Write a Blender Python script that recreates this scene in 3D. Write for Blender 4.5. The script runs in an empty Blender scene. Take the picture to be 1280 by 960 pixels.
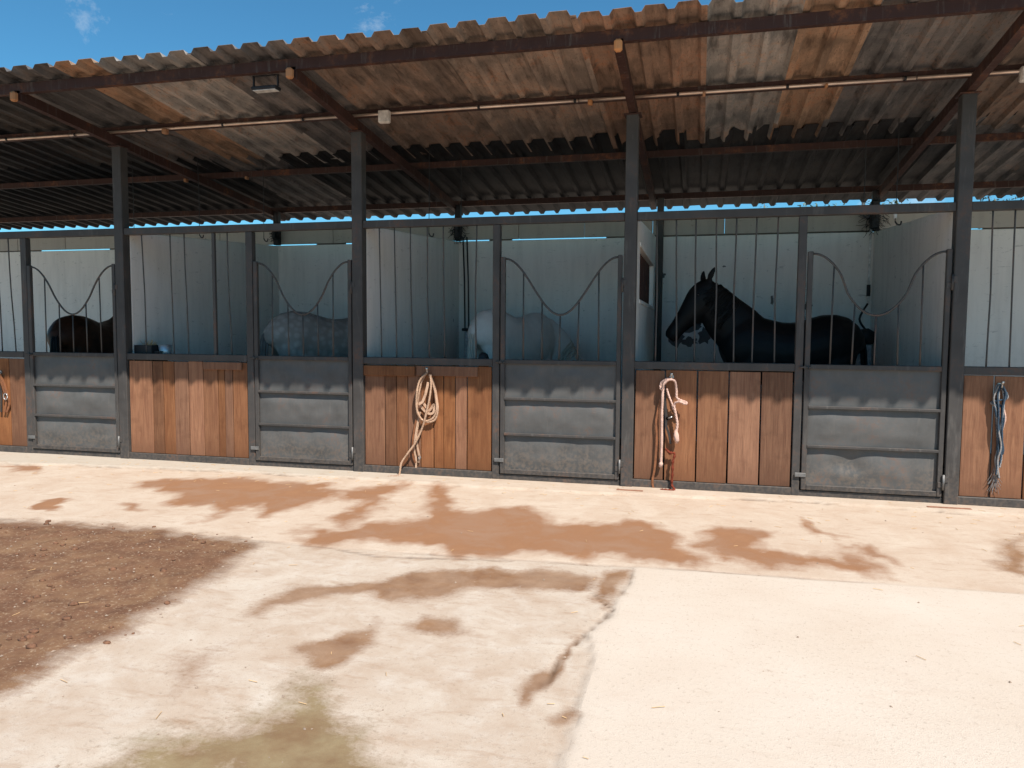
import bpy, bmesh, math, random
import numpy as np
from mathutils import Vector, Matrix, noise as mnoise
random.seed(7); rng = np.random.default_rng(7)
SC = bpy.context.scene
COL = SC.collection

# ------------------------------------------------------------------ camera
YAW, PITCH, ROLL = map(math.radians, (13.97, 3.96, 0.39))
fwd = Vector((-math.sin(YAW)*math.cos(PITCH), math.cos(YAW)*math.cos(PITCH), -math.sin(PITCH)))
rgt = Vector((math.cos(YAW), math.sin(YAW), 0)); upv = rgt.cross(fwd)
r2 = rgt*math.cos(ROLL) + upv*math.sin(ROLL); u2 = upv*math.cos(ROLL) - rgt*math.sin(ROLL)
cd = bpy.data.cameras.new('camera'); cam = bpy.data.objects.new('camera', cd); COL.objects.link(cam)
cam.matrix_world = Matrix(((r2.x, u2.x, -fwd.x, 0.0), (r2.y, u2.y, -fwd.y, -7.64), (r2.z, u2.z, -fwd.z, 1.55), (0, 0, 0, 1)))
cd.sensor_width = 36; cd.lens = 943/1280*36; cd.clip_start = 0.05; cd.clip_end = 3000
SC.camera = cam

# ------------------------------------------------------------------ light and exposure
SUN = Vector((0.95, -1.0, 2.0)).normalized()
W = bpy.data.worlds.new('World'); SC.world = W; W.use_nodes = True
nt = W.node_tree; nt.nodes.clear()
wo = nt.nodes.new('ShaderNodeOutputWorld'); bg = nt.nodes.new('ShaderNodeBackground')
sky = nt.nodes.new('ShaderNodeTexSky'); sky.sky_type = 'NISHITA'; sky.sun_disc = False
sky.sun_elevation = math.asin(SUN.z); sky.sun_rotation = math.atan2(SUN.x, SUN.y)
sky.air_density = 1.0; sky.dust_density = 0.0; sky.ozone_density = 4.0; sky.altitude = 600
bg.inputs['Strength'].default_value = 0.05
# thin wisps of cloud, the same over the whole sky
tc = nt.nodes.new('ShaderNodeTexCoord'); mp = nt.nodes.new('ShaderNodeMapping')
mp.inputs['Scale'].default_value = (3.0, 3.0, 5.5); mp.inputs['Rotation'].default_value = (0.0, 0.35, 0.0); mp.inputs['Location'].default_value = (0.62, 0.2, 0.1)
nz = nt.nodes.new('ShaderNodeTexNoise'); nz.inputs['Scale'].default_value = 1.5; nz.inputs['Detail'].default_value = 9; nz.inputs['Roughness'].default_value = 0.62
nz.inputs['Distortion'].default_value = 0.4
cr = nt.nodes.new('ShaderNodeValToRGB'); cr.color_ramp.elements[0].position = 0.585; cr.color_ramp.elements[1].position = 0.80
cr.color_ramp.elements[1].color = (0.8, 0.8, 0.8, 1)
mixc = nt.nodes.new('ShaderNodeMixRGB'); mixc.inputs['Color2'].default_value = (11.5, 11.8, 12.0, 1)
tint = nt.nodes.new('ShaderNodeMixRGB'); tint.blend_type = 'MULTIPLY'; tint.inputs['Fac'].default_value = 1.0; tint.inputs['Color2'].default_value = (0.74, 1.50, 1.60, 1)
vr = nt.nodes.new('ShaderNodeVectorRotate'); vr.rotation_type = 'Z_AXIS'; vr.inputs['Angle'].default_value = -0.74
nt.links.new(tc.outputs['Generated'], vr.inputs['Vector']); nt.links.new(vr.outputs[0], mp.inputs['Vector']); nt.links.new(mp.outputs[0], nz.inputs['Vector'])
nt.links.new(nz.outputs['Fac'], cr.inputs['Fac']); nt.links.new(cr.outputs['Color'], mixc.inputs['Fac'])
nt.links.new(sky.outputs[0], tint.inputs['Color1']); nt.links.new(tint.outputs[0], mixc.inputs['Color1'])
nt.links.new(mixc.outputs[0], bg.inputs['Color']); nt.links.new(bg.outputs[0], wo.inputs['Surface'])
sl = bpy.data.lights.new('sun', 'SUN'); sl.energy = 5.0; sl.angle = math.radians(0.53); sl.color = (1.0, 0.94, 0.86)
so = bpy.data.objects.new('sun', sl); COL.objects.link(so); so.location = (6, -8, 12)
so.rotation_euler = (-SUN).to_track_quat('-Z', 'Y').to_euler()
SC.view_settings.view_transform = 'Standard'; SC.view_settings.look = 'None'
SC.view_settings.exposure = 0.80; SC.view_settings.gamma = 1.0; SC.view_settings.use_curve_mapping = False
SC.render.engine = 'CYCLES'; SC.cycles.use_denoising = True; SC.cycles.max_bounces = 8; SC.cycles.diffuse_bounces = 5

# ------------------------------------------------------------------ helpers
class MB:
    """collects shapes, then builds ONE mesh object"""
    def __init__(s): s.v = []; s.f = []
    def add(s, v, f):
        n = len(s.v); s.v += [tuple(p) for p in v]; s.f += [tuple(i+n for i in q) for q in f]; return s
    def box(s, x0, x1, y0, y1, z0, z1):
        v = [(x, y, z) for z in (z0, z1) for y in (y0, y1) for x in (x0, x1)]
        return s.add(v, [(0, 2, 3, 1), (4, 5, 7, 6), (0, 1, 5, 4), (2, 6, 7, 3), (0, 4, 6, 2), (1, 3, 7, 5)])
    def bev(s, x0, x1, y0, y1, z0, z1, b=0.004):
        bm = bmesh.new(); bmesh.ops.create_cube(bm, size=1)
        for q in bm.verts:
            q.co = Vector(((x0+x1)/2+q.co.x*(x1-x0), (y0+y1)/2+q.co.y*(y1-y0), (z0+z1)/2+q.co.z*(z1-z0)))
        bmesh.ops.bevel(bm, geom=bm.edges[:], offset=b, segments=1, affect='EDGES', profile=0.5)
        bm.verts.index_update()
        v = [tuple(q.co) for q in bm.verts]; f = [[q.index for q in g.verts] for g in bm.faces]; bm.free()
        return s.add(v, f)
    def tube(s, pts, r, n=6, cap=True):
        P = [Vector(p) for p in pts]; R = r if hasattr(r, '__len__') else [r]*len(P)
        V = []; up = None
        for i, p in enumerate(P):
            t = (P[min(i+1, len(P)-1)]-P[max(i-1, 0)])
            t = t.normalized() if t.length > 1e-9 else Vector((0, 0, 1))
            if up is None:
                up = Vector((0, 0, 1)) if abs(t.z) < 0.9 else Vector((1, 0, 0))
            a = (up - t*up.dot(t))
            if a.length < 1e-5: a = t.orthogonal()
            a.normalize(); b = t.cross(a); up = a
            for k in range(n):
                w = 2*math.pi*k/n; V.append(p + (a*math.cos(w)+b*math.sin(w))*R[i])
        Fc = [(i*n+k, i*n+(k+1) % n, (i+1)*n+(k+1) % n, (i+1)*n+k) for i in range(len(P)-1) for k in range(n)]
        if cap: Fc += [tuple(range(n-1, -1, -1)), tuple((len(P)-1)*n+k for k in range(n))]
        return s.add(V, Fc)
    def rope(s, pts, r, lobes=3, n=12, twist=70.0):
        P = spline(pts, 12); V = []; up = None; L = 0
        for i, p in enumerate(P):
            t = (P[min(i+1, len(P)-1)]-P[max(i-1, 0)]).normalized()
            if i: L += (p-P[i-1]).length
            if up is None: up = t.orthogonal()
            a = up-t*up.dot(t); a.normalize(); b = t.cross(a); up = a
            for k in range(n):
                w = 2*math.pi*k/n; q = r*(1+.24*math.cos(lobes*(w+L*twist)))*(1+.06*math.sin(L*31)); V.append(p+(a*math.cos(w)+b*math.sin(w))*q)
        Fc = [(i*n+k, i*n+(k+1) % n, (i+1)*n+(k+1) % n, (i+1)*n+k) for i in range(len(P)-1) for k in range(n)]
        return s.add(V, Fc+[tuple(range(n-1, -1, -1)), tuple((len(P)-1)*n+k for k in range(n))])
    def ribbon(s, pts, w, t, nrm):
        """a flat strap along pts, w wide, t thick"""
        P = [Vector(p) for p in pts]; nrm = Vector(nrm).normalized(); V = []
        for i, p in enumerate(P):
            d = (P[min(i+1, len(P)-1)]-P[max(i-1, 0)]).normalized(); sd = d.cross(nrm).normalized()
            for a, b in ((-1, -1), (1, -1), (1, 1), (-1, 1)): V.append(p+sd*a*w/2+nrm*b*t/2)
        Fc = [(i*4+k, i*4+(k+1) % 4, (i+1)*4+(k+1) % 4, (i+1)*4+k) for i in range(len(P)-1) for k in range(4)]
        Fc += [(3, 2, 1, 0), tuple((len(P)-1)*4+k for k in range(4))]
        return s.add(V, Fc)
    def build(s, name, m, parent=None, smooth=False, color=None):
        me = bpy.data.meshes.new(name); me.from_pydata(s.v, [], s.f); me.validate(); me.update()
        return link(name, me, m, parent, smooth, color)
def link(name, me, m, parent=None, smooth=False, color=None):
    o = bpy.data.objects.new(name, me); COL.objects.link(o)
    if m is not None:
        me.materials.clear(); me.materials.append(m)
    if parent is not None: o.parent = parent
    if smooth: me.polygons.foreach_set('use_smooth', [True]*len(me.polygons))
    if color: o.color = (*color, 1)
    return o
def tag(o, label=None, cat=None, group=None, kind=None):
    if label: o['label'] = label
    if cat: o['category'] = cat
    if group: o['group'] = group
    if kind: o['kind'] = kind
    return o
def empty(name, loc, label=None, cat=None, group=None):
    o = bpy.data.objects.new(name, None); COL.objects.link(o); o.location = loc; o.empty_display_size = 0.1
    return tag(o, label, cat, group)
def spline(pts, n=6):
    P = [Vector(p) for p in pts]; out = []
    for i in range(len(P)-1):
        a, b, c, d = P[max(i-1, 0)], P[i], P[i+1], P[min(i+2, len(P)-1)]
        for k in range(n):
            t = k/n
            out.append(0.5*((2*b)+(c-a)*t+(2*a-5*b+4*c-d)*t*t+(3*b-a-3*c+d)*t**3))
    out.append(P[-1]); return out
# small numpy value noise for the ground
def vnoise(x, y, seed=0):
    tb = np.random.default_rng(seed).random((256, 256))
    xi = np.floor(x).astype(int); yi = np.floor(y).astype(int); xf = x-xi; yf = y-yi
    xf = xf*xf*(3-2*xf); yf = yf*yf*(3-2*yf)
    g = lambda a, b: tb[a % 256, b % 256]
    return (g(xi, yi)*(1-xf)+g(xi+1, yi)*xf)*(1-yf)+(g(xi, yi+1)*(1-xf)+g(xi+1, yi+1)*xf)*yf
def fbm(x, y, o=4, seed=0):
    r = 0; a = 0.5; t = 0
    for i in range(o): r = r+a*vnoise(x*2**i, y*2**i, seed+i); t += a; a *= 0.55
    return r/t-0.5

# ------------------------------------------------------------------ materials
class NT:
    def __init__(s, name):
        s.m = bpy.data.materials.new(name); s.m.use_nodes = True; s.t = s.m.node_tree
        s.b = s.t.nodes['Principled BSDF']; s.n = s.t.nodes
    def new(s, ty, **kw):
        o = s.n.new(ty)
        for k, v in kw.items():
            if k in o.inputs: s.set(o.inputs[k], v)
            else: setattr(o, k, v)
        return o
    def set(s, inp, v):
        if isinstance(v, bpy.types.NodeSocket): s.t.links.new(v, inp)
        elif isinstance(v, bpy.types.Node): s.t.links.new(v.outputs[0], inp)
        else:
            if hasattr(inp.default_value, '__len__') and hasattr(v, '__len__') and len(inp.default_value) == 4 and len(v) == 3: v = (*v, 1)
            inp.default_value = v
    def coord(s, scale=(1, 1, 1), rnd=0.0, kind='Object'):
        c = s.new('ShaderNodeTexCoord').outputs[kind]
        if rnd:
            oi = s.new('ShaderNodeObjectInfo'); mm = s.math('MULTIPLY', oi.outputs['Random'], rnd)
            ad = s.new('ShaderNodeVectorMath', operation='ADD'); s.set(ad.inputs[0], c); s.set(ad.inputs[1], mm); c = ad.outputs[0]
        mp = s.new('ShaderNodeMapping'); s.set(mp.inputs['Vector'], c); mp.inputs['Scale'].default_value = scale
        return mp.outputs[0]
    def noise(s, vec, sc=5, det=5, ro=0.55, dist=0.0):
        o = s.new('ShaderNodeTexNoise', Scale=sc, Detail=det, Roughness=ro, Distortion=dist); s.set(o.inputs['Vector'], vec); return o.outputs['Fac']
    def math(s, op, a, b=0.0, clamp=False):
        o = s.new('ShaderNodeMath', operation=op, use_clamp=clamp); s.set(o.inputs[0], a); s.set(o.inputs[1], b); return o.outputs[0]
    def ramp(s, f, a, b, lo=0.0, hi=1.0):
        o = s.new('ShaderNodeMapRange', clamp=True); s.set(o.inputs[0], f)
        for i, v in zip((1, 2, 3, 4), (a, b, lo, hi)): o.inputs[i].default_value = v
        return o.outputs[0]
    def mix(s, f, a, b, mode='MIX'):
        o = s.new('ShaderNodeMixRGB', blend_type=mode); s.set(o.inputs[0], f); s.set(o.inputs[1], a); s.set(o.inputs[2], b); return o.outputs[0]
    def attr(s, n):
        return s.new('ShaderNodeAttribute', attribute_name=n).outputs['Fac']
    def bump(s, h, st=0.3, d=0.01):
        o = s.new('ShaderNodeBump', Strength=st, Distance=d); s.set(o.inputs['Height'], h); s.set(s.b.inputs['Normal'], o.outputs[0])
    def out(s, col=None, rough=None, metal=None, spec=None):
        for k, v in (('Base Color', col), ('Roughness', rough), ('Metallic', metal), ('Specular IOR Level', spec)):
            if v is not None: s.set(s.b.inputs[k], v)
        return s.m

def m_steel(name, col, rust=0.25, rough=0.5, splash=0.0):
    g = NT(name); c = g.coord((1, 1, 1), 3.0)
    n1 = g.noise(c, 3.5, 6, 0.6); n2 = g.noise(c, 28, 4, 0.6); n3 = g.noise(g.coord((9, 9, 1.2), 5.0), 3, 5, 0.65)
    base = g.mix(g.ramp(n1, 0.3, 0.7), tuple(v*0.8 for v in col), tuple(v*1.2 for v in col))
    base = g.mix(g.ramp(n3, 0.56, 0.72, 0, 0.45), base, (0.13, 0.12, 0.11))          # dust and scuffs
    base = g.mix(g.math('MULTIPLY', g.ramp(n1, 0.54, 0.68), g.ramp(n2, 0.4, 0.62, 0, rust)), base, (0.16, 0.065, 0.03))
    sp = g.new('ShaderNodeSeparateXYZ'); g.set(sp.inputs[0], g.coord((1, 1, 1)))
    spl = g.math('MULTIPLY', g.ramp(g.math('ADD', sp.outputs['Z'], g.math('MULTIPLY', n1, 0.5)), 0.28, 0.62, 1, 0), g.ramp(n2, 0.42, 0.62, 0, splash))
    base = g.mix(spl, base, (0.24, 0.17, 0.12))
    scr = g.noise(g.coord((3, 3, 60), 8.0), 4, 3, 0.7)
    base = g.mix(g.math('MULTIPLY', g.ramp(scr, 0.66, 0.72), g.ramp(n1, 0.4, 0.6, 0, 0.5)), base, tuple(min(1, v*2.2) for v in col))
    g.bump(n2, 0.12, 0.004)
    return g.out(base, g.ramp(n2, 0.2, 0.8, rough-0.08, rough+0.14), 0.0, 0.2)
M = {}
M['steel'] = m_steel('grey_painted_steel', (0.058, 0.053, 0.050), 0.4, 0.5, 0.18)
M['sheet'] = m_steel('grey_painted_sheet', (0.094, 0.092, 0.089), 0.35, 0.4, 0.4)
M['rusty'] = m_steel('red_brown_steel', (0.045, 0.022, 0.018), 0.7, 0.6)
M['dark'] = m_steel('black_steel', (0.02, 0.02, 0.022), 0.2, 0.5)
M['bar'] = m_steel('grey_bar_steel', (0.064, 0.059, 0.056), 0.5, 0.45)

def m_wood(name, dark, light):
    g = NT(name); c = g.coord((1, 1, 1), 17.0)
    mpv = g.new('ShaderNodeMapping'); g.set(mpv.inputs['Vector'], c); mpv.inputs['Scale'].default_value = (16, 16, 1.1)
    n1 = g.noise(mpv.outputs[0], 2.2, 7, 0.62, 0.6); mp2 = g.new('ShaderNodeMapping'); g.set(mp2.inputs['Vector'], c); mp2.inputs['Scale'].default_value = (70, 70, 2.0)
    n2 = g.noise(mp2.outputs[0], 3, 4, 0.6, 0.2); n3 = g.noise(c, 4.5, 4, 0.6)
    oi = g.new('ShaderNodeObjectInfo').outputs['Random']
    col = g.mix(g.ramp(n1, 0.28, 0.72), dark, light)
    col = g.mix(g.ramp(n2, 0.5, 0.75, 0, 0.5), col, tuple(v*0.5 for v in dark))
    col = g.mix(g.ramp(n3, 0.55, 0.75, 0, 0.5), col, tuple(v*0.6 for v in dark))
    sp = g.new('ShaderNodeSeparateXYZ'); g.set(sp.inputs[0], g.coord((1, 1, 1)))
    col = g.mix(g.math('MULTIPLY', g.ramp(g.math('ADD', sp.outputs['Z'], g.math('MULTIPLY', n3, 0.45)), 0.28, 0.55, 1, 0), g.ramp(n1, 0.35, 0.65, 0.15, 0.65)), col, tuple(v*0.55 for v in dark))
    hs = g.new('ShaderNodeHueSaturation', Hue=0.5, Saturation=g.ramp(g.math('FRACT', g.math('MULTIPLY', oi, 7.3)), 0, 1, 0.84, 1.02), Value=g.ramp(oi, 0, 1, 0.62, 1.08)); g.set(hs.inputs['Color'], col)
    g.bump(g.math('ADD', n1, g.math('MULTIPLY', n2, 0.6)), 0.35, 0.004)
    return g.out(hs.outputs[0], 0.72, 0, 0.12)
M['board'] = m_wood('stained_board', (0.175, 0.066, 0.029), (0.31, 0.135, 0.058))
M['block'] = m_wood('raw_wood_block', (0.5, 0.22, 0.09), (0.7, 0.36, 0.16))

def m_wall(name, col, grime):
    g = NT(name); c = g.coord((1, 1, 1)); n1 = g.noise(c, 1.3, 6, 0.6); n2 = g.noise(c, 18, 5, 0.65); n3 = g.noise(g.coord((5, 5, 0.7)), 2, 5, 0.6)
    sp = g.new('ShaderNodeSeparateXYZ'); g.set(sp.inputs[0], c)
    low = g.ramp(g.math('ADD', sp.outputs['Z'], g.math('MULTIPLY', n1, 0.9)), 1.15, 2.0, 1, 0)    # splashes and rubbed dirt low on the wall
    base = g.mix(g.ramp(n3, 0.45, 0.75, 0, 0.5), col, tuple(v*0.72 for v in col))
    base = g.mix(g.math('MULTIPLY', low, g.ramp(n2, 0.3, 0.65, 0.1, 0.5)), base, grime)
    base = g.mix(g.math('MULTIPLY', g.ramp(n2, 0.62, 0.70), g.ramp(n1, 0.56, 0.62)), base, tuple(v*0.3 for v in col))
    kick = g.noise(g.coord((2.5, 2.5, 7)), 3.0, 6, 0.75, 0.8)
    base = g.mix(g.ramp(kick, 0.60, 0.68, 0, 0.6), base, tuple(v*0.35 for v in col))
    g.bump(n2, 0.25, 0.006)
    return g.out(base, 0.85, 0, 0.1)
M['white'] = m_wall('whitewashed_wall', (0.74, 0.705, 0.66), (0.28, 0.235, 0.19))
M['block_course'] = m_wall('raw_concrete_course', (0.42, 0.385, 0.34), (0.25, 0.22, 0.19))
M['flake'] = m_wall('bare_plaster', (0.13, 0.12, 0.115), (0.13, 0.12, 0.11))
M['mortar'] = m_wall('dark_mortar', (0.10, 0.085, 0.07), (0.10, 0.085, 0.07))

def m_roof():
    g = NT('weathered_corrugated_sheet'); c = g.coord((1, 1, 1), 9.0)
    oc = g.new('ShaderNodeObjectInfo').outputs['Color']
    n1 = g.noise(c, 1.6, 6, 0.62, 0.4); st = g.coord((5.0, .8, 1.5), 9.0); n2 = g.noise(st, 2.4, 7, 0.66, 0.3)
    n3 = g.noise(c, 16, 5, 0.7); n4 = g.noise(g.coord((26, 9, 5), 4.0), 3, 4, 0.7)
    col = g.mix(g.ramp(n1, 0.42, 0.6, 0, 0.85), oc, g.mix(1.0, oc, (0.5, 0.54, 0.58), 'MULTIPLY'))
    col = g.mix(g.ramp(n2, 0.52, 0.66, 0, 0.85), col, g.mix(1.0, oc, (0.28, 0.28, 0.29), 'MULTIPLY'))
    col = g.mix(g.math('MULTIPLY', g.ramp(n2, 0.45, 0.33), 0.6), col, g.mix(1.0, oc, (1.45, 1.45, 1.45), 'MULTIPLY'))
    col = g.mix(g.math('MULTIPLY', g.ramp(n3, 0.46, 0.62), g.ramp(n1, 0.5, 0.38, 0, 0.6)), col, g.mix(1.0, oc, (1.3, 0.85, 0.62), 'MULTIPLY'))
    col = g.mix(g.ramp(n4, 0.57, 0.68, 0, 0.7), col, g.mix(1.0, oc, (0.25, 0.25, 0.25), 'MULTIPLY'))
    g.bump(n3, 0.2, 0.005)
    return g.out(col, 0.65, 0.0, 0.12)
M['roof'] = m_roof()

def m_simple(name, col, rough=0.6, metal=0.0, sc=20, var=0.35, bump=0.15, spec=0.4):
    g = NT(name); c = g.coord((1, 1, 1), 5.0); n = g.noise(c, sc, 5, 0.6)
    col2 = g.mix(g.ramp(n, 0.3, 0.7), tuple(v*(1-var) for v in col), tuple(min(1, v*(1+var)) for v in col))
    g.bump(n, bump, 0.003)
    return g.out(col2, rough, metal, spec)
def m_rope(name, a, b, sc=90):
    g = NT(name); c = g.coord((1, 1, 1)); w = g.new('ShaderNodeTexWave', Scale=sc, Distortion=1.5, bands_direction='DIAGONAL'); g.set(w.inputs['Vector'], c)
    n = g.noise(c, 14, 4, 0.6)
    col = g.mix(w.outputs['Fac'], a, b); col = g.mix(g.ramp(n, 0.45, 0.7, 0, 0.5), col, tuple(v*0.45 for v in a))
    g.bump(w.outputs['Fac'], 0.6, 0.004)
    return g.out(col, 0.9, 0, 0.1)
M['rope_tan'] = m_rope('tan_rope', (0.42, 0.25, 0.16), (0.62, 0.42, 0.29))
M['rope_pink'] = m_rope('pale_pink_rope', (0.55, 0.33, 0.26), (0.74, 0.52, 0.43))
M['rope_red'] = m_rope('red_rope', (0.13, 0.025, 0.014), (0.21, 0.05, 0.028))
M['rope_blue'] = m_rope('blue_rope', (0.022, 0.038, 0.062), (0.07, 0.105, 0.145))
M['rope_white'] = m_rope('grey_white_rope', (0.2, 0.19, 0.185), (0.36, 0.34, 0.33))
M['strap_black'] = m_simple('black_strap', (0.03, 0.025, 0.023), 0.7)
M['strap_brown'] = m_simple('brown_leather', (0.2, 0.075, 0.03), 0.6)
M['hinge'] = m_simple('worn_grey_hinge', (0.15, 0.145, 0.14), 0.5, 0.3)
M['chrome'] = m_simple('worn_zinc', (0.45, 0.44, 0.42), 0.38, 0.85)
M['copper'] = m_simple('weathered_conduit', (0.58, 0.46, 0.38), 0.34, 0.75, 8, 0.2, 0.05)
M['plastic'] = m_simple('pale_plastic', (0.5, 0.46, 0.42), 0.5)
M['pvc'] = m_simple('white_pvc', (0.62, 0.62, 0.6), 0.4)
M['pedestal'] = m_simple('grey_plaster', (0.42, 0.43, 0.43), 0.8)
M['rubber'] = m_simple('black_rubber', (0.014, 0.014, 0.015), 0.6)
M['straw'] = m_simple('straw', (0.5, 0.32, 0.16), 0.9)
M['galv'] = m_simple('galvanised_metal', (0.42, 0.45, 0.47), 0.4, 0.6)
M['glass'] = m_simple('lamp_glass', (0.5, 0.5, 0.48), 0.15)
M['rust_plate'] = m_simple('rusty_plate', (0.21, 0.095, 0.055), 0.8, 0.0, 30)
M['bedding'] = m_simple('stall_bedding', (0.13, 0.085, 0.055), 0.95, 0, 14, 0.5, 0.6)
M['stone'] = m_simple('gravel_stone', (0.24, 0.18, 0.135), 0.9, 0, 30, 0.4)
M['clod'] = m_simple('earth_clod', (0.13, 0.062, 0.034), 0.95, 0, 40, 0.5)
M['leaf'] = m_simple('leaf', (0.10, 0.115, 0.035), 0.55, 0, 2.5, 0.6, 0.05)
M['leaf2'] = m_simple('dark_leaf', (0.03, 0.042, 0.02), 0.6, 0, 2.5, 0.6, 0.05)
M['bark'] = m_simple('bark', (0.1, 0.07, 0.05), 0.9)
def m_coat(name, a, b, rough=0.5, sc=5, dap=0.0):
    g = NT(name); c = g.coord((1, 1, 1)); n = g.noise(c, sc, 5, 0.6); h = g.noise(g.coord((30, 90, 60)), 3, 3, 0.6)
    col = g.mix(g.ramp(n, 0.3, 0.7), a, b)
    if dap:
        v = g.new('ShaderNodeTexVoronoi', Scale=13.0); g.set(v.inputs['Vector'], c)
        col = g.mix(g.math('MULTIPLY', g.ramp(v.outputs['Distance'], 0.25, 0.6), dap), col, tuple(x*0.55 for x in a))
    g.bump(h, 0.12, 0.004)
    return g.out(col, rough, 0, 0.12)
M['coat_black'] = m_coat('black_coat', (0.006, 0.006, 0.0065), (0.011, 0.010, 0.010), 0.45)
M['coat_bay'] = m_coat('dark_bay_coat', (0.016, 0.007, 0.004), (0.055, 0.02, 0.01), 0.5)
M['coat_grey'] = m_coat('dappled_grey_coat', (0.3, 0.26, 0.235), (0.44, 0.4, 0.37), 0.6, 5, 0.5)
M['coat_white'] = m_coat('white_coat', (0.54, 0.5, 0.46), (0.66, 0.62, 0.58), 0.6)
M['hair_black'] = m_coat('black_hair', (0.005, 0.005, 0.005), (0.01, 0.009, 0.008), 0.45)
M['hair_grey'] = m_coat('grey_hair', (0.10, 0.09, 0.085), (0.2, 0.18, 0.17), 0.6)
M['hair_white'] = m_coat('white_hair', (0.42, 0.37, 0.31), (0.56, 0.5, 0.43), 0.7)
M['hoof'] = m_simple('hoof', (0.05, 0.04, 0.035), 0.6)
M['eye'] = m_simple('eye', (0.004, 0.003, 0.003), 0.1)

def m_ground():
    g = NT('concrete_yard'); c = g.coord((1, 1, 1))
    n1 = g.noise(c, 0.9, 6, 0.6); n2 = g.noise(c, 6, 6, 0.65); n3 = g.noise(c, 45, 5, 0.7); n4 = g.noise(c, 2.6, 7, 0.68, 0.6); n5 = g.noise(c, 180, 3, 0.7); n6 = g.noise(g.coord((2.2, 7, 1)), 2.0, 7, 0.7, 0.3)
    wet = g.attr('wet'); band = g.attr('band'); dirt = g.attr('dirt'); mud = g.attr('mud'); fresh = g.attr('fresh'); joint = g.attr('joint'); lip = g.attr('lip')
    fine = g.math('ADD', g.math('MULTIPLY', g.math('SUBTRACT', n2, 0.5), 0.9), g.math('ADD', g.math('MULTIPLY', g.math('SUBTRACT', n3, 0.5), 0.8), g.math('MULTIPLY', g.math('SUBTRACT', n6, 0.5), 0.7)))
    old = g.mix(g.ramp(n4, 0.34, 0.66), (0.365, 0.28, 0.212), (0.455, 0.39, 0.325))
    old = g.mix(g.ramp(n2, 0.5, 0.75, 0, 0.55), old, (0.50, 0.455, 0.405))
    apr = g.mix(g.ramp(n4, 0.3, 0.7), (0.40, 0.30, 0.225), (0.48, 0.40, 0.325))
    new = g.mix(g.ramp(n1, 0.3, 0.7), (0.465, 0.39, 0.32), (0.505, 0.44, 0.375))
    new = g.mix(g.ramp(n4, 0.5, 0.75, 0, 0.25), new, (0.43, 0.33, 0.265))
    col = g.mix(g.attr('apron'), old, apr); col = g.mix(fresh, col, new); col = g.mix(lip, col, (0.386, 0.341, 0.284))
    col = g.mix(g.math('MULTIPLY', g.ramp(n6, 0.54, 0.74), g.ramp(fresh, 0, 1, 0.5, 0.12)), col, (0.25, 0.145, 0.08))
    col = g.mix(g.ramp(n3, 0.57, 0.72, 0, 0.45), col, (0.170, 0.131, 0.096))
    sm = lambda m, w, k=1.0: g.ramp(g.math('ADD', m, g.math('MULTIPLY', fine, w)), 0.24, 0.78, 0, k)
    col = g.mix(sm(mud, 0.7, 0.95), col, g.mix(g.ramp(n2, 0.35, 0.65), (0.15, 0.088, 0.04), (0.21, 0.155, 0.08)))
    col = g.mix(g.math('MULTIPLY', sm(wet, 0.32, 0.95), g.ramp(n4, 0.3, 0.55, 0.72, 1.0)), col, g.mix(g.ramp(n4, 0.3, 0.7), (0.19, 0.08, 0.034), (0.255, 0.122, 0.057)))
    col = g.mix(g.math('MULTIPLY', sm(band, 0.6, 0.95), g.ramp(n4, 0.3, 0.6, 0.65, 1.0)), col, g.mix(g.ramp(n2, 0.3, 0.7), (0.14, 0.062, 0.026), (0.225, 0.118, 0.056)))
    dcol = g.mix(g.ramp(n2, 0.3, 0.7), (0.085, 0.037, 0.019), (0.16, 0.08, 0.043)); dcol = g.mix(g.ramp(n4, 0.46, 0.68, 0, 0.8), dcol, (0.2, 0.115, 0.06))
    dcol = g.mix(g.ramp(n3, 0.55, 0.68, 0, 0.75), dcol, (0.33, 0.24, 0.16))
    col = g.mix(sm(dirt, 0.75), col, dcol)
    col = g.mix(g.math('MULTIPLY', joint, g.ramp(n2, 0.2, 0.6, 0.3, 1.0)), col, (0.057, 0.031, 0.017))
    col = g.mix(g.ramp(n5, 0.3, 0.7, 0, 0.38), col, g.mix(0.5, col, (0.114, 0.085, 0.063)))
    hgt = g.math('ADD', g.math('MULTIPLY', n3, 0.5), g.math('MULTIPLY', n5, 0.35))
    g.bump(hgt, 0.6, 0.010)
    return g.out(col, g.ramp(wet, 0.2, 0.9, 0.9, 0.72), 0, 0.25)
M['ground'] = m_ground()
STAIN_1 = [(-5.64, -1.17), (-5.41, -0.88), (-4.72, -0.64), (-3.78, -0.64), (-3.35, -0.79), (-3.33, -1.17), (-3.45, -1.47), (-3.48, -1.64), (-3.44, -2.02), (-3.58, -2.06), (-3.73, -1.88), (-4.0, -1.95), (-4.02, -2.39), (-4.07, -2.41), (-4.26, -1.86), (-4.81, -1.59), (-5.18, -1.41)]
STAIN_2 = [(-3.42, -0.91), (-3.35, -0.79), (-3.04, -0.49), (-2.85, -0.75), (-2.79, -1.28), (-2.64, -1.94), (-2.74, -2.04), (-2.91, -1.8), (-3.0, -1.34), (-3.21, -1.32)]
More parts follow.
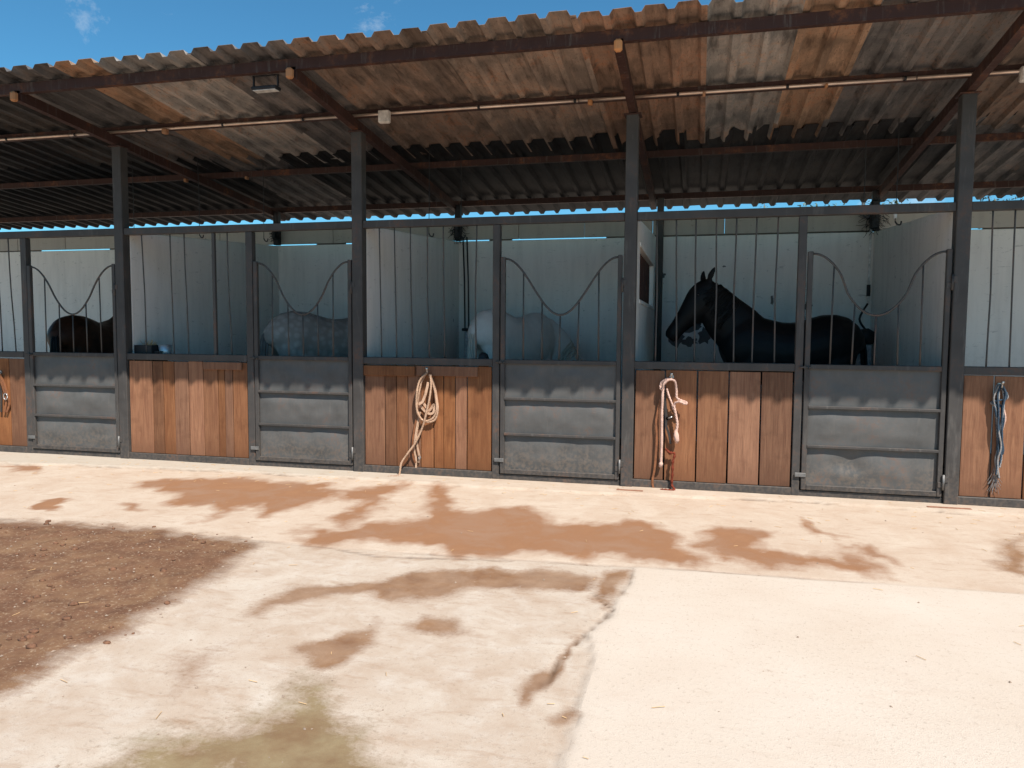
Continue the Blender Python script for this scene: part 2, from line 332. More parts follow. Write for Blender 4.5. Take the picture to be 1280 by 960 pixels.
STAIN_3 = [(-2.6, -0.59), (-2.41, -0.46), (-2.06, -1.25), (-1.85, -1.35), (-1.53, -1.0), (-1.09, -1.58), (-0.71, -1.42), (-0.45, -1.4), (-0.25, -1.61), (0.0, -1.9), (0.17, -2.28), (0.24, -2.44), (-0.04, -2.52), (-0.7, -2.51), (-1.25, -2.56), (-1.72, -2.59), (-2.59, -2.61), (-2.93, -2.48), (-3.06, -2.18), (-2.72, -2.08), (-2.36, -1.93), (-2.25, -1.76), (-2.43, -1.18)]
STAIN_4 = [(0.03, -1.4), (0.19, -1.3), (0.38, -1.38), (0.54, -1.59), (0.58, -2.06), (0.77, -2.11), (1.06, -1.93), (1.13, -2.11), (1.23, -2.23), (0.72, -2.44), (0.42, -2.41), (0.25, -2.15), (0.12, -1.87)]
STAIN_5 = [(0.76, -0.92), (0.89, -1.16), (1.09, -1.44), (1.12, -1.59), (0.9, -1.54), (0.73, -1.21)]
STAIN_6 = [(1.08, -1.82), (1.18, -1.69), (1.34, -1.86), (1.35, -1.99), (1.14, -2.07)]
STAIN_7 = [(-5.76, -2.22), (-5.91, -1.99), (-5.79, -1.88), (-5.48, -2.04), (-5.33, -2.26), (-5.45, -2.36)]
STAIN_8 = [(-4.99, -2.13), (-5.04, -1.98), (-4.87, -1.94), (-4.7, -2.08), (-4.77, -2.2)]
STAIN_9 = [(-7.84, -0.67), (-7.32, -0.74), (-6.94, -0.89), (-7.15, -1.1), (-7.31, -1.14)]
BAND_1 = [(-2.42, -4.0), (-2.48, -3.74), (-2.43, -3.55), (-2.19, -3.39), (-1.91, -3.29), (-1.74, -3.04), (-1.39, -2.89), (-0.87, -2.8), (-0.67, -2.87), (-0.64, -3.07), (-1.0, -3.2), (-1.29, -3.24), (-1.45, -3.39), (-1.65, -3.66), (-1.79, -3.63), (-1.87, -3.51), (-2.05, -3.56), (-2.21, -3.74), (-2.32, -3.87), (-2.31, -4.09), (-2.39, -4.09)]
BAND_2 = [(-1.84, -4.25), (-1.77, -4.12), (-1.7, -3.99), (-1.67, -3.9), (-1.57, -4.12), (-1.58, -4.23), (-1.6, -4.38), (-1.63, -4.48), (-1.71, -4.53), (-1.86, -4.45), (-1.95, -4.38)]
BAND_3 = [(-1.48, -3.89), (-1.45, -3.74), (-1.34, -3.7), (-1.24, -3.74), (-1.2, -3.91), (-1.29, -4.01), (-1.4, -3.99)]
BAND_4 = [(-0.61, -2.76), (-0.48, -2.69), (-0.43, -2.88), (-0.48, -3.2), (-0.49, -3.41), (-0.56, -3.2), (-0.62, -3.02)]
BAND_5 = [(-0.71, -4.53), (-0.72, -4.33), (-0.67, -4.09), (-0.6, -3.92), (-0.53, -3.78), (-0.54, -3.9), (-0.62, -4.14), (-0.63, -4.32), (-0.64, -4.55), (-0.68, -4.58)]
BAND_6 = [(2.15, -1.63), (2.55, -0.96), (2.16, -2.18), (2.02, -2.08)]
BAND_7 = [(-2.36, -4.8), (-2.4, -4.64), (-2.27, -4.56), (-2.15, -4.66), (-2.1, -4.9), (-2.11, -5.01)]
MUD = [(-1.98, -5.56), (-2.04, -5.34), (-1.92, -5.19), (-1.76, -5.05), (-1.66, -4.92), (-1.71, -4.63), (-1.59, -4.68), (-1.44, -4.86), (-1.31, -4.97), (-1.0, -5.3)]
DIRT = [(-6.98, -2.94), (-5.52, -2.76), (-4.82, -2.67), (-4.07, -2.67), (-3.25, -2.73), (-3.09, -2.82), (-3.03, -3.24), (-2.98, -3.66), (-2.89, -4.12), (-2.85, -4.46), (-2.93, -4.64), (-2.93, -4.87), (-2.89, -5.12), (-3.02, -5.65)]
APRON = [(-8.34, -2.68), (-5.59, -2.69), (-3.19, -2.71), (-2.6, -2.72), (-1.69, -2.68), (-0.04, -2.58), (0.66, -2.56), (1.95, -2.52), (3.21, -2.55)]
FRESH = [(-0.41, -2.62), (-0.4, -2.91), (-0.46, -3.37), (-0.45, -3.53), (-0.54, -3.79), (-0.47, -4.13), (-0.47, -4.34), (-0.46, -4.74), (-0.46, -5.16)]
LIP = [(-10.48, -0.98), (-7.79, -0.72), (-6.8, -0.59), (-5.84, -0.47), (-4.85, -0.44), (-3.54, -0.39), (-2.44, -0.47), (-1.77, -0.48), (-0.83, -0.44), (0.93, -0.31), (2.24, -0.36), (3.47, -0.31)]
CRACK_1 = [(-0.6, -3.16), (-0.45, -3.42), (-0.54, -3.78), (-0.61, -4.09), (-0.64, -4.43)]
CRACK_2 = [(-2.6, -2.72), (-2.18, -2.82), (-1.67, -2.74), (-1.23, -2.68)]
B_loop = [(-2.815, 1.105), (-2.883, 1.039), (-2.917, 0.942), (-2.931, 0.796), (-2.921, 0.683), (-2.875, 0.604), (-2.807, 0.593), (-2.739, 0.641), (-2.71, 0.738), (-2.722, 0.883), (-2.747, 1.01), (-2.781, 1.09)]
B_lead = [(-2.768, 1.09), (-2.761, 0.978), (-2.778, 0.833), (-2.812, 0.687), (-2.858, 0.523), (-2.936, 0.358), (-3.022, 0.24), (-3.096, 0.13), (-3.113, 0.038), (-3.119, -0.044)]
B_end = [(-3.119, -0.044), (-3.163, -0.063), (-3.215, -0.099), (-3.189, -0.123), (-3.11, -0.085), (-3.058, -0.033), (-3.084, -0.026), (-3.128, -0.07), (-3.198, -0.065)]
B_strap1 = [(-2.798, 1.009), (-2.824, 0.896), (-2.863, 0.798), (-2.901, 0.781)]
B_strap2 = [(-2.909, 0.781), (-2.867, 0.717), (-2.798, 0.671), (-2.747, 0.689), (-2.744, 0.77), (-2.798, 0.703), (-2.849, 0.766), (-2.892, 0.789)]
B_tail1 = [(-2.901, 0.684), (-2.927, 0.57), (-2.953, 0.422), (-2.97, 0.275), (-2.953, 0.161), (-2.962, 0.005)]
B_tail2 = [(-2.922, 0.57), (-2.944, 0.423), (-2.927, 0.293), (-2.91, 0.196), (-2.928, 0.13)]
B_tail3 = [(-2.932, 0.651), (-2.961, 0.52), (-2.984, 0.356), (-2.988, 0.225), (-2.962, 0.128)]
C_left = [(-0.261, 1.092), (-0.319, 1.09), (-0.344, 1.0), (-0.351, 0.836), (-0.352, 0.687), (-0.349, 0.537), (-0.349, 0.387), (-0.352, 0.251)]
C_loop = [(-0.312, 1.09), (-0.355, 1.067), (-0.372, 1.015), (-0.354, 0.993), (-0.336, 1.045), (-0.29, 1.091), (-0.232, 1.077), (-0.216, 0.989), (-0.211, 0.915), (-0.17, 0.889), (-0.119, 0.873), (-0.129, 0.858), (-0.184, 0.878), (-0.227, 0.862)]
C_right = [(-0.227, 0.862), (-0.234, 0.825), (-0.218, 0.751), (-0.201, 0.662), (-0.207, 0.587), (-0.213, 0.542)]
C_mid = [(-0.31, 1.001), (-0.287, 0.928), (-0.256, 0.854), (-0.241, 0.795)]
C_dark1 = [(-0.332, 0.986), (-0.321, 0.837), (-0.304, 0.703), (-0.268, 0.712), (-0.253, 0.72)]
C_dark2 = [(-0.297, 0.719), (-0.31, 0.643), (-0.279, 0.54), (-0.262, 0.45)]
C_red = [(-0.312, 0.403), (-0.275, 0.367), (-0.217, 0.355), (-0.237, 0.271), (-0.244, 0.151), (-0.236, 0.046), (-0.216, -0.014), (-0.238, -0.038), (-0.296, -0.033), (-0.348, -0.029)]
C_black = [(-0.373, 0.88), (-0.406, 0.685), (-0.399, 0.535), (-0.4, 0.384), (-0.411, 0.202), (-0.431, 0.08), (-0.422, 0.005), (-0.385, -0.02)]
D_1 = [(2.604, 1.111), (2.595, 1.008), (2.595, 0.882), (2.607, 0.741), (2.609, 0.583), (2.62, 0.456), (2.618, 0.297)]
D_2 = [(2.615, 1.111), (2.647, 1.025), (2.639, 0.9), (2.632, 0.742), (2.645, 0.616), (2.638, 0.457), (2.636, 0.362)]
D_3 = [(2.595, 1.103), (2.565, 0.992), (2.585, 0.866), (2.609, 0.709), (2.627, 0.552), (2.605, 0.424), (2.629, 0.266)]
D_4 = [(2.61, 1.087), (2.66, 1.041), (2.666, 0.987), (2.622, 0.97), (2.574, 0.961), (2.556, 0.944), (2.583, 0.914)]
D_5 = [(2.631, 0.931), (2.657, 0.806), (2.643, 0.663), (2.656, 0.521), (2.652, 0.458)]
L_1 = [(-8.499, 0.955), (-8.454, 0.876), (-8.422, 0.757), (-8.39, 0.657)]
PATCHES = [(-0.543, 2.365, .045, .04), (-.335, 1.46, .13, .11), (.05, 1.51, .10, .12), (-.12, 1.64, .16, .09), (.943, 2.01, .022, .075), (1.411, 1.93, .06, .06), (.296, 2.477, .03, .012), (-.146, 1.43, .12, .07), (-.02, 1.72, .06, .07)]
STREAKS = [([(0.354, -3.25), (0.358, -4.17), (0.34, -4.88)], .2), ([(0.012, -3.34), (0.048, -4.95)], .15), ([(0.93, -3.2), (0.78, -4.6)], .14), ([(-.49, -4.62), (-.52, -4.68)], .9), ([(.74, -2.6), (.63, -3.4)], .15), ([(-3.9, -.12), (-3.6, -1.1)], .15), ([(-2.2, -.1), (-2.45, -1.2)], .22)]
# ------------------------------------------------------------------ the ground (world metres: x along the stable, y away from the viewer)
def inpoly(X, Y, poly):
    c = np.zeros(X.shape, bool); n = len(poly)
    for i in range(n):
        x1, y1 = poly[i]; x2, y2 = poly[(i+1) % n]
        k = ((y1 > Y) != (y2 > Y)) & (X < (x2-x1)*(Y-y1)/((y2-y1) if abs(y2-y1) > 1e-9 else 1e-9)+x1); c ^= k
    return c
def dline(X, Y, pts, closed=False):
    d = np.full(X.shape, 1e9); P = pts+[pts[0]] if closed else pts
    for (x1, y1), (x2, y2) in zip(P[:-1], P[1:]):
        dx, dy = x2-x1, y2-y1; t = np.clip(((X-x1)*dx+(Y-y1)*dy)/(dx*dx+dy*dy+1e-12), 0, 1)
        d = np.minimum(d, np.hypot(X-x1-t*dx, Y-y1-t*dy))
    return d
def pmask(X, Y, poly, soft):
    d = dline(X, Y, poly, True); s = np.where(inpoly(X, Y, poly), d, -d)
    return np.clip(0.5+s/(2*soft), 0, 1)
GX0, GX1, GY0, GY1, ST = -10.6, 5.6, -7.6, -0.02, 0.025
gx = np.arange(GX0, GX1+1e-6, ST); gy = np.arange(GY0, GY1+1e-6, ST); X, Y = np.meshgrid(gx, gy)
wx = X+0.55*fbm(X*2.4, Y*2.0, 5, 11)+0.16*fbm(X*8, Y*6, 3, 31); wy = Y+0.7*fbm(X*2.6, Y*1.6, 5, 21)+0.2*fbm(X*10, Y*5, 3, 41)
wet = np.zeros(X.shape)
for p in (STAIN_1, STAIN_2, STAIN_3, STAIN_4): wet = np.maximum(wet, pmask(wx, wy, p, 0.17))
for p in (STAIN_5, STAIN_6, STAIN_8, STAIN_9): wet = np.maximum(wet, 0.8*pmask(wx, wy, p, 0.09))
wet = np.maximum(wet, pmask(wx, wy, STAIN_7, 0.08))
halo = np.maximum.reduce([pmask(wx, wy, p, 0.45) for p in (STAIN_1, STAIN_3)]); wet = np.maximum(wet, 0.45*halo)
bh = np.maximum.reduce([pmask(wx, wy, p, 0.3) for p in (BAND_1, BAND_2, BAND_7)])
band = np.zeros(X.shape)
for p, s in ((BAND_1, 0.07), (BAND_2, 0.06), (BAND_3, 0.07), (BAND_4, 0.06), (BAND_5, 0.035), (BAND_6, 0.1), (BAND_7, 0.08)):
    band = np.maximum(band, pmask(X+(wx-X)*0.5, Y+(wy-Y)*0.5, p, s*1.3)*(0.55 if p is BAND_7 else 1))
band = np.maximum(band, 0.5*bh)
for q, a in STREAKS: band = np.maximum(band, a*np.clip(1-dline(wx*.3+X*.7, wy*.3+Y*.7, q)/0.09, 0, 1))
mc = np.mean(MUD, 0); mud = pmask(wx, wy, [tuple(mc+(np.array(p)-mc)*1.22) for p in MUD], 0.22); dirt = pmask(X+(wx-X)*0.5, Y+np.minimum((wy-Y)*0.5, 0.06), DIRT+[(-9.5, -6.5), (-10.4, -2.7)], 0.17)
apr_y = np.interp(X, [p[0] for p in APRON], [p[1] for p in APRON])+0.012*fbm(X*6, Y*0, 3, 51)
apron = np.clip(0.5+(Y-apr_y)/0.04, 0, 1)
fr_x = np.interp(-Y, [-p[1] for p in FRESH], [p[0] for p in FRESH])+0.02*fbm(Y*9, Y*0, 3, 61)
fresh = np.clip(0.5+(X-fr_x)/0.05, 0, 1)*(1-apron)
lip_y = np.interp(X, [p[0] for p in LIP], [p[1] for p in LIP])+0.10*fbm(X*2.3, X*0, 4, 71)+0.05; lip = np.clip(0.5+(Y-lip_y)/0.03, 0, 1); lipc = lip*np.clip((-1.5-X)/3, 0.15, 0.8)
jd = np.abs(Y-apr_y); joint = np.clip(1-jd/0.022, 0, 1)*np.clip(0.55+2.2*fbm(X*1.4, Y*0, 3, 81), 0.08, 1)
joint = np.maximum(joint, np.clip(1-np.abs(X-fr_x)/0.016, 0, 1)*(1-apron)*np.clip(0.35+2*fbm(X, Y*1.7, 3, 83), 0, 0.8))
cw = 0.03*fbm(X*8, Y*8, 3, 91)
for cpts, w in ((CRACK_1, 0.014), (CRACK_2, 0.02)):
    joint = np.maximum(joint, np.clip(1-(dline(X, Y, cpts)+cw)/w, 0, 1)*0.9)
joint = np.maximum(joint, np.clip(1-np.abs(Y-lip_y+0.012)/0.018, 0, 1)*np.clip(0.3+2.4*fbm(X*2.1, Y*0, 3, 85), 0, 0.85))
joint *= (1-0.8*dirt)
Z = -0.022*(1-lip)+0.006*fbm(X*1.3, Y*1.3, 3, 101)-0.016*joint-0.006*(1-apron)+0.012*fresh*0.6
Z += dirt*(0.012+0.035*fbm(X*5, Y*5, 4, 111)) + mud*0.012*fbm(X*7, Y*7, 3, 121) + band*0.008*fbm(X*9, Y*9, 3, 131)
nx, ny = len(gx), len(gy)
idx = np.arange(nx*ny).reshape(ny, nx)
quads = np.stack([idx[:-1, :-1], idx[:-1, 1:], idx[1:, 1:], idx[1:, :-1]], -1)
qc = lambda A: A[:-1, :-1]
region = np.where(qc(lip) > 0.5, 0, np.where(qc(apron) > 0.5, 1, np.where(qc(dirt) > 0.5, 2, np.where(qc(fresh) > 0.5, 3, 4))))
PV = np.stack([X, Y, Z], -1).reshape(-1, 3)
for k, nm in enumerate(('doorway_kerb', 'concrete_apron', 'dirt_ground', 'pale_concrete_slab', 'worn_concrete_slab')):
    q = quads[region == k].reshape(-1, 4); used, inv = np.unique(q, return_inverse=True); inv = inv.reshape(-1, 4)
    me = bpy.data.meshes.new(nm); me.vertices.add(len(used)); me.vertices.foreach_set('co', PV[used].ravel())
    me.loops.add(inv.size); me.loops.foreach_set('vertex_index', inv.ravel().astype(np.int32))
    me.polygons.add(len(inv)); me.polygons.foreach_set('loop_start', np.arange(0, inv.size, 4, dtype=np.int32)); me.polygons.foreach_set('loop_total', np.full(len(inv), 4, np.int32))
    me.update(calc_edges=True); me.validate()
    for an, A in (('wet', wet), ('band', band), ('dirt', dirt), ('mud', mud), ('fresh', fresh), ('joint', joint), ('lip', lipc), ('apron', apron)):
        a = me.attributes.new(an, 'FLOAT', 'POINT'); a.data.foreach_set('value', A.ravel()[used].astype(np.float32))
    tag(link(nm, me, M['ground'], None, True), kind='structure')
gz = MB(); gz.add([(-900, -900, -0.09), (900, -900, -0.09), (900, 1400, -0.09), (-900, 1400, -0.09)], [(0, 1, 2, 3)])
tag(gz.build('ground', M['ground']), kind='structure')
fl = MB(); fl.box(-12.8, 5.3, -0.03, 3.5, -0.08, 0.012); tag(fl.build('stall_floor', M['bedding']), kind='structure')
# gravel lying on the dirt
st = MB(); dn = 0
def gz_at(x, y): 
    i = int(round((y-GY0)/ST)); j = int(round((x-GX0)/ST)); return i, j
while dn < 1500:
    x = random.uniform(-7.5, 3.2); y = random.uniform(-5.6, -.4); i, j = gz_at(x, y); pr = max(dirt[i, j]*0.9, mud[i, j]*0.4, band[i, j]*0.22, 0.016)
    if random.random() > pr: continue
    dn += 1; s = random.choice((0.003, 0.004, 0.004, 0.006, 0.009)); a = random.random()*6.28
    vv = []
    for (ax, ay, az) in ((1, 0, 0), (-1, 0, 0), (0, 1, 0), (0, -1, 0), (0, 0, 0.7), (0, 0, -0.6)):
        ax *= random.uniform(.7, 1.5); ay *= random.uniform(.7, 1.2)
        vv.append((x+s*(ax*math.cos(a)-ay*math.sin(a)), y+s*(ax*math.sin(a)+ay*math.cos(a)), Z[i, j]+s*az+s*0.2))
    st.add(vv, [(0, 2, 4), (2, 1, 4), (1, 3, 4), (3, 0, 4), (2, 0, 5), (1, 2, 5), (3, 1, 5), (0, 3, 5)])
tag(st.build('gravel', M['stone']), 'loose pale gravel and chips scattered over the brown dirt', 'gravel', kind='stuff')

def litter(n, xr, yr, test, sizes):
    mb = MB(); k = 0
    while k < n:
        x = random.uniform(*xr); y = random.uniform(*yr); i, j = gz_at(x, y)
        if random.random() > test(i, j): continue
        k += 1; s = random.choice(sizes); vv = []
        bm = bmesh.new(); bmesh.ops.create_icosphere(bm, subdivisions=1, radius=1.0); q = random.uniform(.8, 1.6)
        for v in bm.verts:
            d = s*random.uniform(.65, 1.2); vv.append((x+v.co.x*d*q, y+v.co.y*d, Z[i, j]+v.co.z*d*.6+s*.15))
        mb.add(vv, [[v.index for v in f.verts] for f in bm.faces]); bm.free()
    return mb
cl = litter(420, (-7.4, -2.2), (-5.5, -2.6), lambda i, j: dirt[i, j]**2*.9+.25*(dirt[i, j] > .08)*(dirt[i, j] < .6), (.006, .008, .01, .013, .018, .024))
tag(cl.build('dirt_clods', M['clod'], None, True), 'brown earth clods and crumbs lying on the dirt patch', 'dirt', kind='stuff')
sw = MB()
for q in range(260):
    x = random.uniform(-7.5, 3.2); y = -.12-abs(random.gauss(0, .5)) if q < 150 else random.uniform(-5.2, -.5); i, j = gz_at(x, max(y, -7)); a = random.random()*3.14; L = random.uniform(.02, .06); z = Z[i, j]+.004
    sw.tube([(x, y, z), (x+L*math.cos(a), y+L*math.sin(a), z+.002)], .0016, 4)
tag(sw.build('straw_litter', M['straw']), 'loose bits of straw blown over the concrete', 'straw', kind='stuff')

# ------------------------------------------------------------------ posts, walls, roof
XP = {'L': -12.7, 'A': -6.671, 'B': -3.624, 'C': -0.692, 'D': 2.258, 'R': 5.21}
PLAB = {'A': 'grey steel front post standing left of the boarded panel without a rope', 'B': 'grey steel front post standing left of the coiled tan rope', 'C': 'grey steel front post beside the hanging pink and red rope', 'D': 'thick grey steel front post at the right, left of the blue rope'}
for k, x in XP.items():
    if k in 'LR': continue
    p = empty('front_post', (x, 0, 0), PLAB[k], 'post', 'front posts of the stable')
    b = MB(); b.bev(-.06, .06, -.06, .06, 0.0, 3.69, .006); b.build('shaft', M['steel'], p)
    b = MB(); b.bev(-.085, .085, -.085, .085, 3.672, 3.684, .003); b.build('cap_plate', M['rusty'], p)
ZB = lambda y: 3.86-0.097*y           # underside of the roof sheets
roof = empty('corrugated_roof', (0, 0, 3.86), 'long rusty corrugated lean-to roof on steel beams over the stalls', 'roof')
RO = Vector((0, 0, 3.86))
def rpart(mb, name, m, smooth=False, color=None):
    mb.v = [tuple(Vector(p)-RO) for p in mb.v]; return mb.build(name, m, roof, smooth, color)
def sheet(x0, nr, y0, y1, dz, pitch=0.25):
    prof = []
    for r in range(nr):
        b = x0+r*pitch
        prof += [(b, 0.0), (b+0.05, 0.0), (b+0.078, 0.044), (b+0.222, 0.044)]
    prof += [(x0+nr*pitch, 0.0), (x0+nr*pitch+0.045, 0.0)]
    ns = 9; T = 0.0022; mb = MB(); V = []; n = len(prof)
    ph = random.uniform(0, 6); am = random.uniform(0.002, 0.006); sk = random.uniform(-0.012, 0.012)
    for lay in (0, T):
        for j in range(ns+1):
            y = y0+(y1-y0)*j/ns
            for (x, z) in prof:
                e = sk*(x-x0) if j in (0, ns) else 0
                jz = am*math.sin(ph+y*2.1+x*1.3)+0.002*mnoise.noise(Vector((x*5, y*3, ph)))+(0.004*mnoise.noise(Vector((x*8, ph, 1))) if j in (0, ns) else 0)
                V.append((x, y+e, ZB(y)+z+dz+lay+jz+0.003))
    o = (ns+1)*n; Fc = []
    for j in range(ns):
        for i in range(n-1):
            a, b_, c, d = j*n+i, j*n+i+1, (j+1)*n+i+1, (j+1)*n+i
            Fc += [(d, c, b_, a), (a+o, b_+o, c+o, d+o)]
    for i in range(n-1): Fc += [(i, i+1, i+1+o, i+o), (ns*n+i+1, ns*n+i, ns*n+i+o, ns*n+i+1+o)]
    for j in range(ns): Fc += [((j+1)*n, j*n, j*n+o, (j+1)*n+o), (j*n+n-1, (j+1)*n+n-1, (j+1)*n+n-1+o, j*n+n-1+o)]
    return mb.add(V, Fc)
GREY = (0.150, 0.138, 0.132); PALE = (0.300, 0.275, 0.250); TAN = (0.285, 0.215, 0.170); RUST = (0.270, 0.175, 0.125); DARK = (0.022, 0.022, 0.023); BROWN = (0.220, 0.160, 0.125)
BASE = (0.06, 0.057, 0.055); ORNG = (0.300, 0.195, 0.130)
cols = ((-13.05, 4, DARK), (-12.05, 4, DARK), (-11.05, 4, DARK), (-10.05, 4, BASE), (-9.05, 4, DARK), (-8.05, 4, BASE), (-7.05, 4, GREY), (-6.05, 2, ORNG), (-5.55, 4, PALE), (-4.55, 4, GREY),
        (-3.55, 5, BROWN), (-2.3, 5, TAN), (-1.05, 4, RUST), (-.05, 3, PALE), (.7, 2, ORNG), (1.2, 5, GREY), (2.45, 4, BROWN), (3.45, 4, GREY), (4.45, 4, RUST), (5.45, 4, GREY))
for i, (x, nr, c_) in enumerate(cols):
    kf = random.uniform(.88, 1.1)
    rpart(sheet(x, nr, -1.58+random.uniform(-.012, .012), 1.47, 0.004+0.0025*(i % 2)), 'roof_sheet', M['roof'], False, tuple(v*kf for v in c_))
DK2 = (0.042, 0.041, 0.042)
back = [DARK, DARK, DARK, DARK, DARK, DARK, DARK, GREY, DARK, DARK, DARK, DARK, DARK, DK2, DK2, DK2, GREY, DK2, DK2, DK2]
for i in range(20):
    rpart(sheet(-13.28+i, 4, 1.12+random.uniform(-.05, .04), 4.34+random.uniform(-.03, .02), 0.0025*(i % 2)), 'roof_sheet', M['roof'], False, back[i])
def beam(y, w, h, m, z=None, name='purlin'):
    b = MB(); zz = ZB(y)-0.002; sl = 0.097*w/2
    # a C-shaped channel open to the back
    t = 0.006
    for (y0, y1, z0, z1) in ((y-w/2, y-w/2+t, zz-h, zz), (y-w/2+t, y+w/2, zz-t-0.004, zz-0.004), (y-w/2+t, y+w/2, zz-h, zz-h+t)): b.box(-13.2, 6.6, y0, y1, z0, z1)
    return rpart(b, name, m)
beam(-1.33, .06, .095, M['rusty']); beam(-0.12, .05, .075, M['rusty']); beam(1.62, .05, .075, M['rusty']); beam(3.45, .05, .08, M['rusty'])
for k, x in XP.items():
    b = MB(); y0, y1 = -1.36, 3.6; w = .035
    V = [(x+sx*w, y, 3.782-.097*y-dz) for y in (y0, y1) for sx in (-1, 1) for dz in (0, .1)]
    b.add(V, [(0, 1, 3, 2), (4, 6, 7, 5), (0, 2, 6, 4), (1, 5, 7, 3), (0, 4, 5, 1), (2, 3, 7, 6)])
    rpart(b, 'rafter', M['rusty'])
    b = MB(); b.bev(x-.035, x+.03, -1.425, -1.362, 3.80, 3.895, .016); rpart(b, 'wood_block', M['block'])
for (x, y, s) in ((-5.89, -.17, .045), (-1.09, -.17, .035), (-0.02, -.17, .022), (-6.95, 1.57, .035), (-6.02, 1.6, .028), (1.05, -.17, .02)):
    b = MB(); b.bev(x-s*.6, x+s*.6, y-.05, y+.01, ZB(y)-.09-s, ZB(y)-.079, .006); rpart(b, 'wood_block', M['block'])

# back wall: painted lower panels, a raw upper course, a joint between that lets light through in places
wall = empty('back_wall', (-2.2, 3.39, 0), 'long whitewashed back wall with a raw concrete top course', 'wall')
WO = Vector((-2.2, 3.39, 0))
def wpart(b, n, m): b.v = [tuple(Vector(p)-WO) for p in b.v]; return b.build(n, m, wall)
edges = [-12.8, -9.73, -6.671, -3.624, -0.692, 2.258, 5.27]
for a, c in zip(edges[:-1], edges[1:]):
    b = MB(); b.bev(a+.003, c-.003, 3.34, 3.44, 0, 2.905, .006); wpart(b, 'wall_panel', M['white'])
    nb = 3; 
    for i in range(nb):
        b = MB(); xa = a+(c-a)*i/nb; xb = a+(c-a)*(i+1)/nb; b.bev(xa+.003, xb-.003, 3.343, 3.39, 2.925, 3.235+random.uniform(-.006, .006), .006); wpart(b, 'top_course', M['block_course'])
for a, c in ((-12.6, -11.3), (-9.85, -9.6), (-5.95, -5.45), (-5.25, -3.75), (-3.1, -2.75), (-1.35, -.85), (-.8, 2.15), (2.3, 3.05), (3.5, 5.2)):
    b = MB(); b.bev(a, c, 3.35, 3.385, 2.9, 2.93, .004); wpart(b, 'mortar_joint', M['mortar'])
for (x, z, sx, sz) in PATCHES:          # flaked plaster, a few millimetres proud of the paint
    r_ = random.Random(int(x*1000)); b = MB(); n = 18; ring = []
    for i in range(n):
        a = 6.283*i/n; q = r_.uniform(.6, 1.15); ring.append((x+sx*q*math.cos(a), z+sz*q*math.sin(a)))
    b.add([(a_, 3.337, c_) for a_, c_ in ring]+[(a_, 3.3405, c_) for a_, c_ in ring], [tuple(range(n))]+[(i, i+n, (i+1) % n+n, (i+1) % n) for i in range(n)]); wpart(b, 'plaster_patch', M['flake'])
PWL = {'A': 'whitewashed partition wall behind the leftmost full post, above the feed trough', 'B': 'whitewashed partition wall seen behind the bars above the coiled tan rope', 'C': 'whitewashed partition wall with a barred opening beside the black horse', 'D': 'whitewashed partition wall behind the rump of the black horse'}
for k, x in XP.items():
    if k in 'LR': continue
    pw = empty('partition_wall', (x, 0.07, 0), PWL[k], 'wall', 'partition walls between the stalls')
    b = MB(); w = .055
    if k == 'C':
        for (ya, yb, za, zb) in ((0, .4, 0, 2.9), (.4, 2.75, 0, 1.9), (.4, 2.75, 2.45, 2.9), (2.75, 3.265, 0, 2.9)): b.box(-w, w, ya, yb, za, zb)
        b.v = [(p[0], p[1], p[2]-(.2*(1-p[1]/3.265) if p[2] > 2.6 else 0)) for p in b.v]; b.build('wall_slab', M['white'], pw)
        for (ya, yb, za, zb) in ((.35, 2.8, 2.45, 2.5), (.35, 2.8, 1.86, 1.9)):
            b = MB(); b.bev(-w-.012, w+.012, ya, yb, za-.001, zb, .005); b.build('window_frame', M['white'], pw)
        for i in range(14):
            y = .5+i*.16; b = MB(); b.tube([(0, y, 1.9), (.004*math.sin(i*5), y+.003, 2.2), (0, y, 2.45)], .011, 6); b.build('window_bar', M['rusty'], pw)
    else:
        b.bev(-w, w, 0, 3.265, 0, 2.9, .008); b.v = [(p[0], p[1], p[2]-(.2*(1-p[1]/3.265) if p[2] > 2 else 0)) for p in b.v]; b.build('wall_slab', M['white'], pw)
for k, dx, z0 in (('A', .07, 2.905), ('B', .06, 2.905), ('C', .11, .012), ('D', -.06, 2.905)):
    lab = {'A': 'short dark roof post on the wall corner behind the grey horse', 'B': 'short dark roof post on the wall corner behind the tan rope bay', 'C': 'grey back post in the corner beside the barred opening', 'D': 'short dark roof post rising from the wire tangle above the black horse'}[k]
    b = MB(); b.bev(XP[k]+dx-.045, XP[k]+dx+.045, 3.235, 3.325, z0, ZB(3.3)-.105, .006)
    o = b.build('back_post', M['steel'] if k == 'C' else M['dark']); tag(o, lab, 'post', 'back posts of the stable')
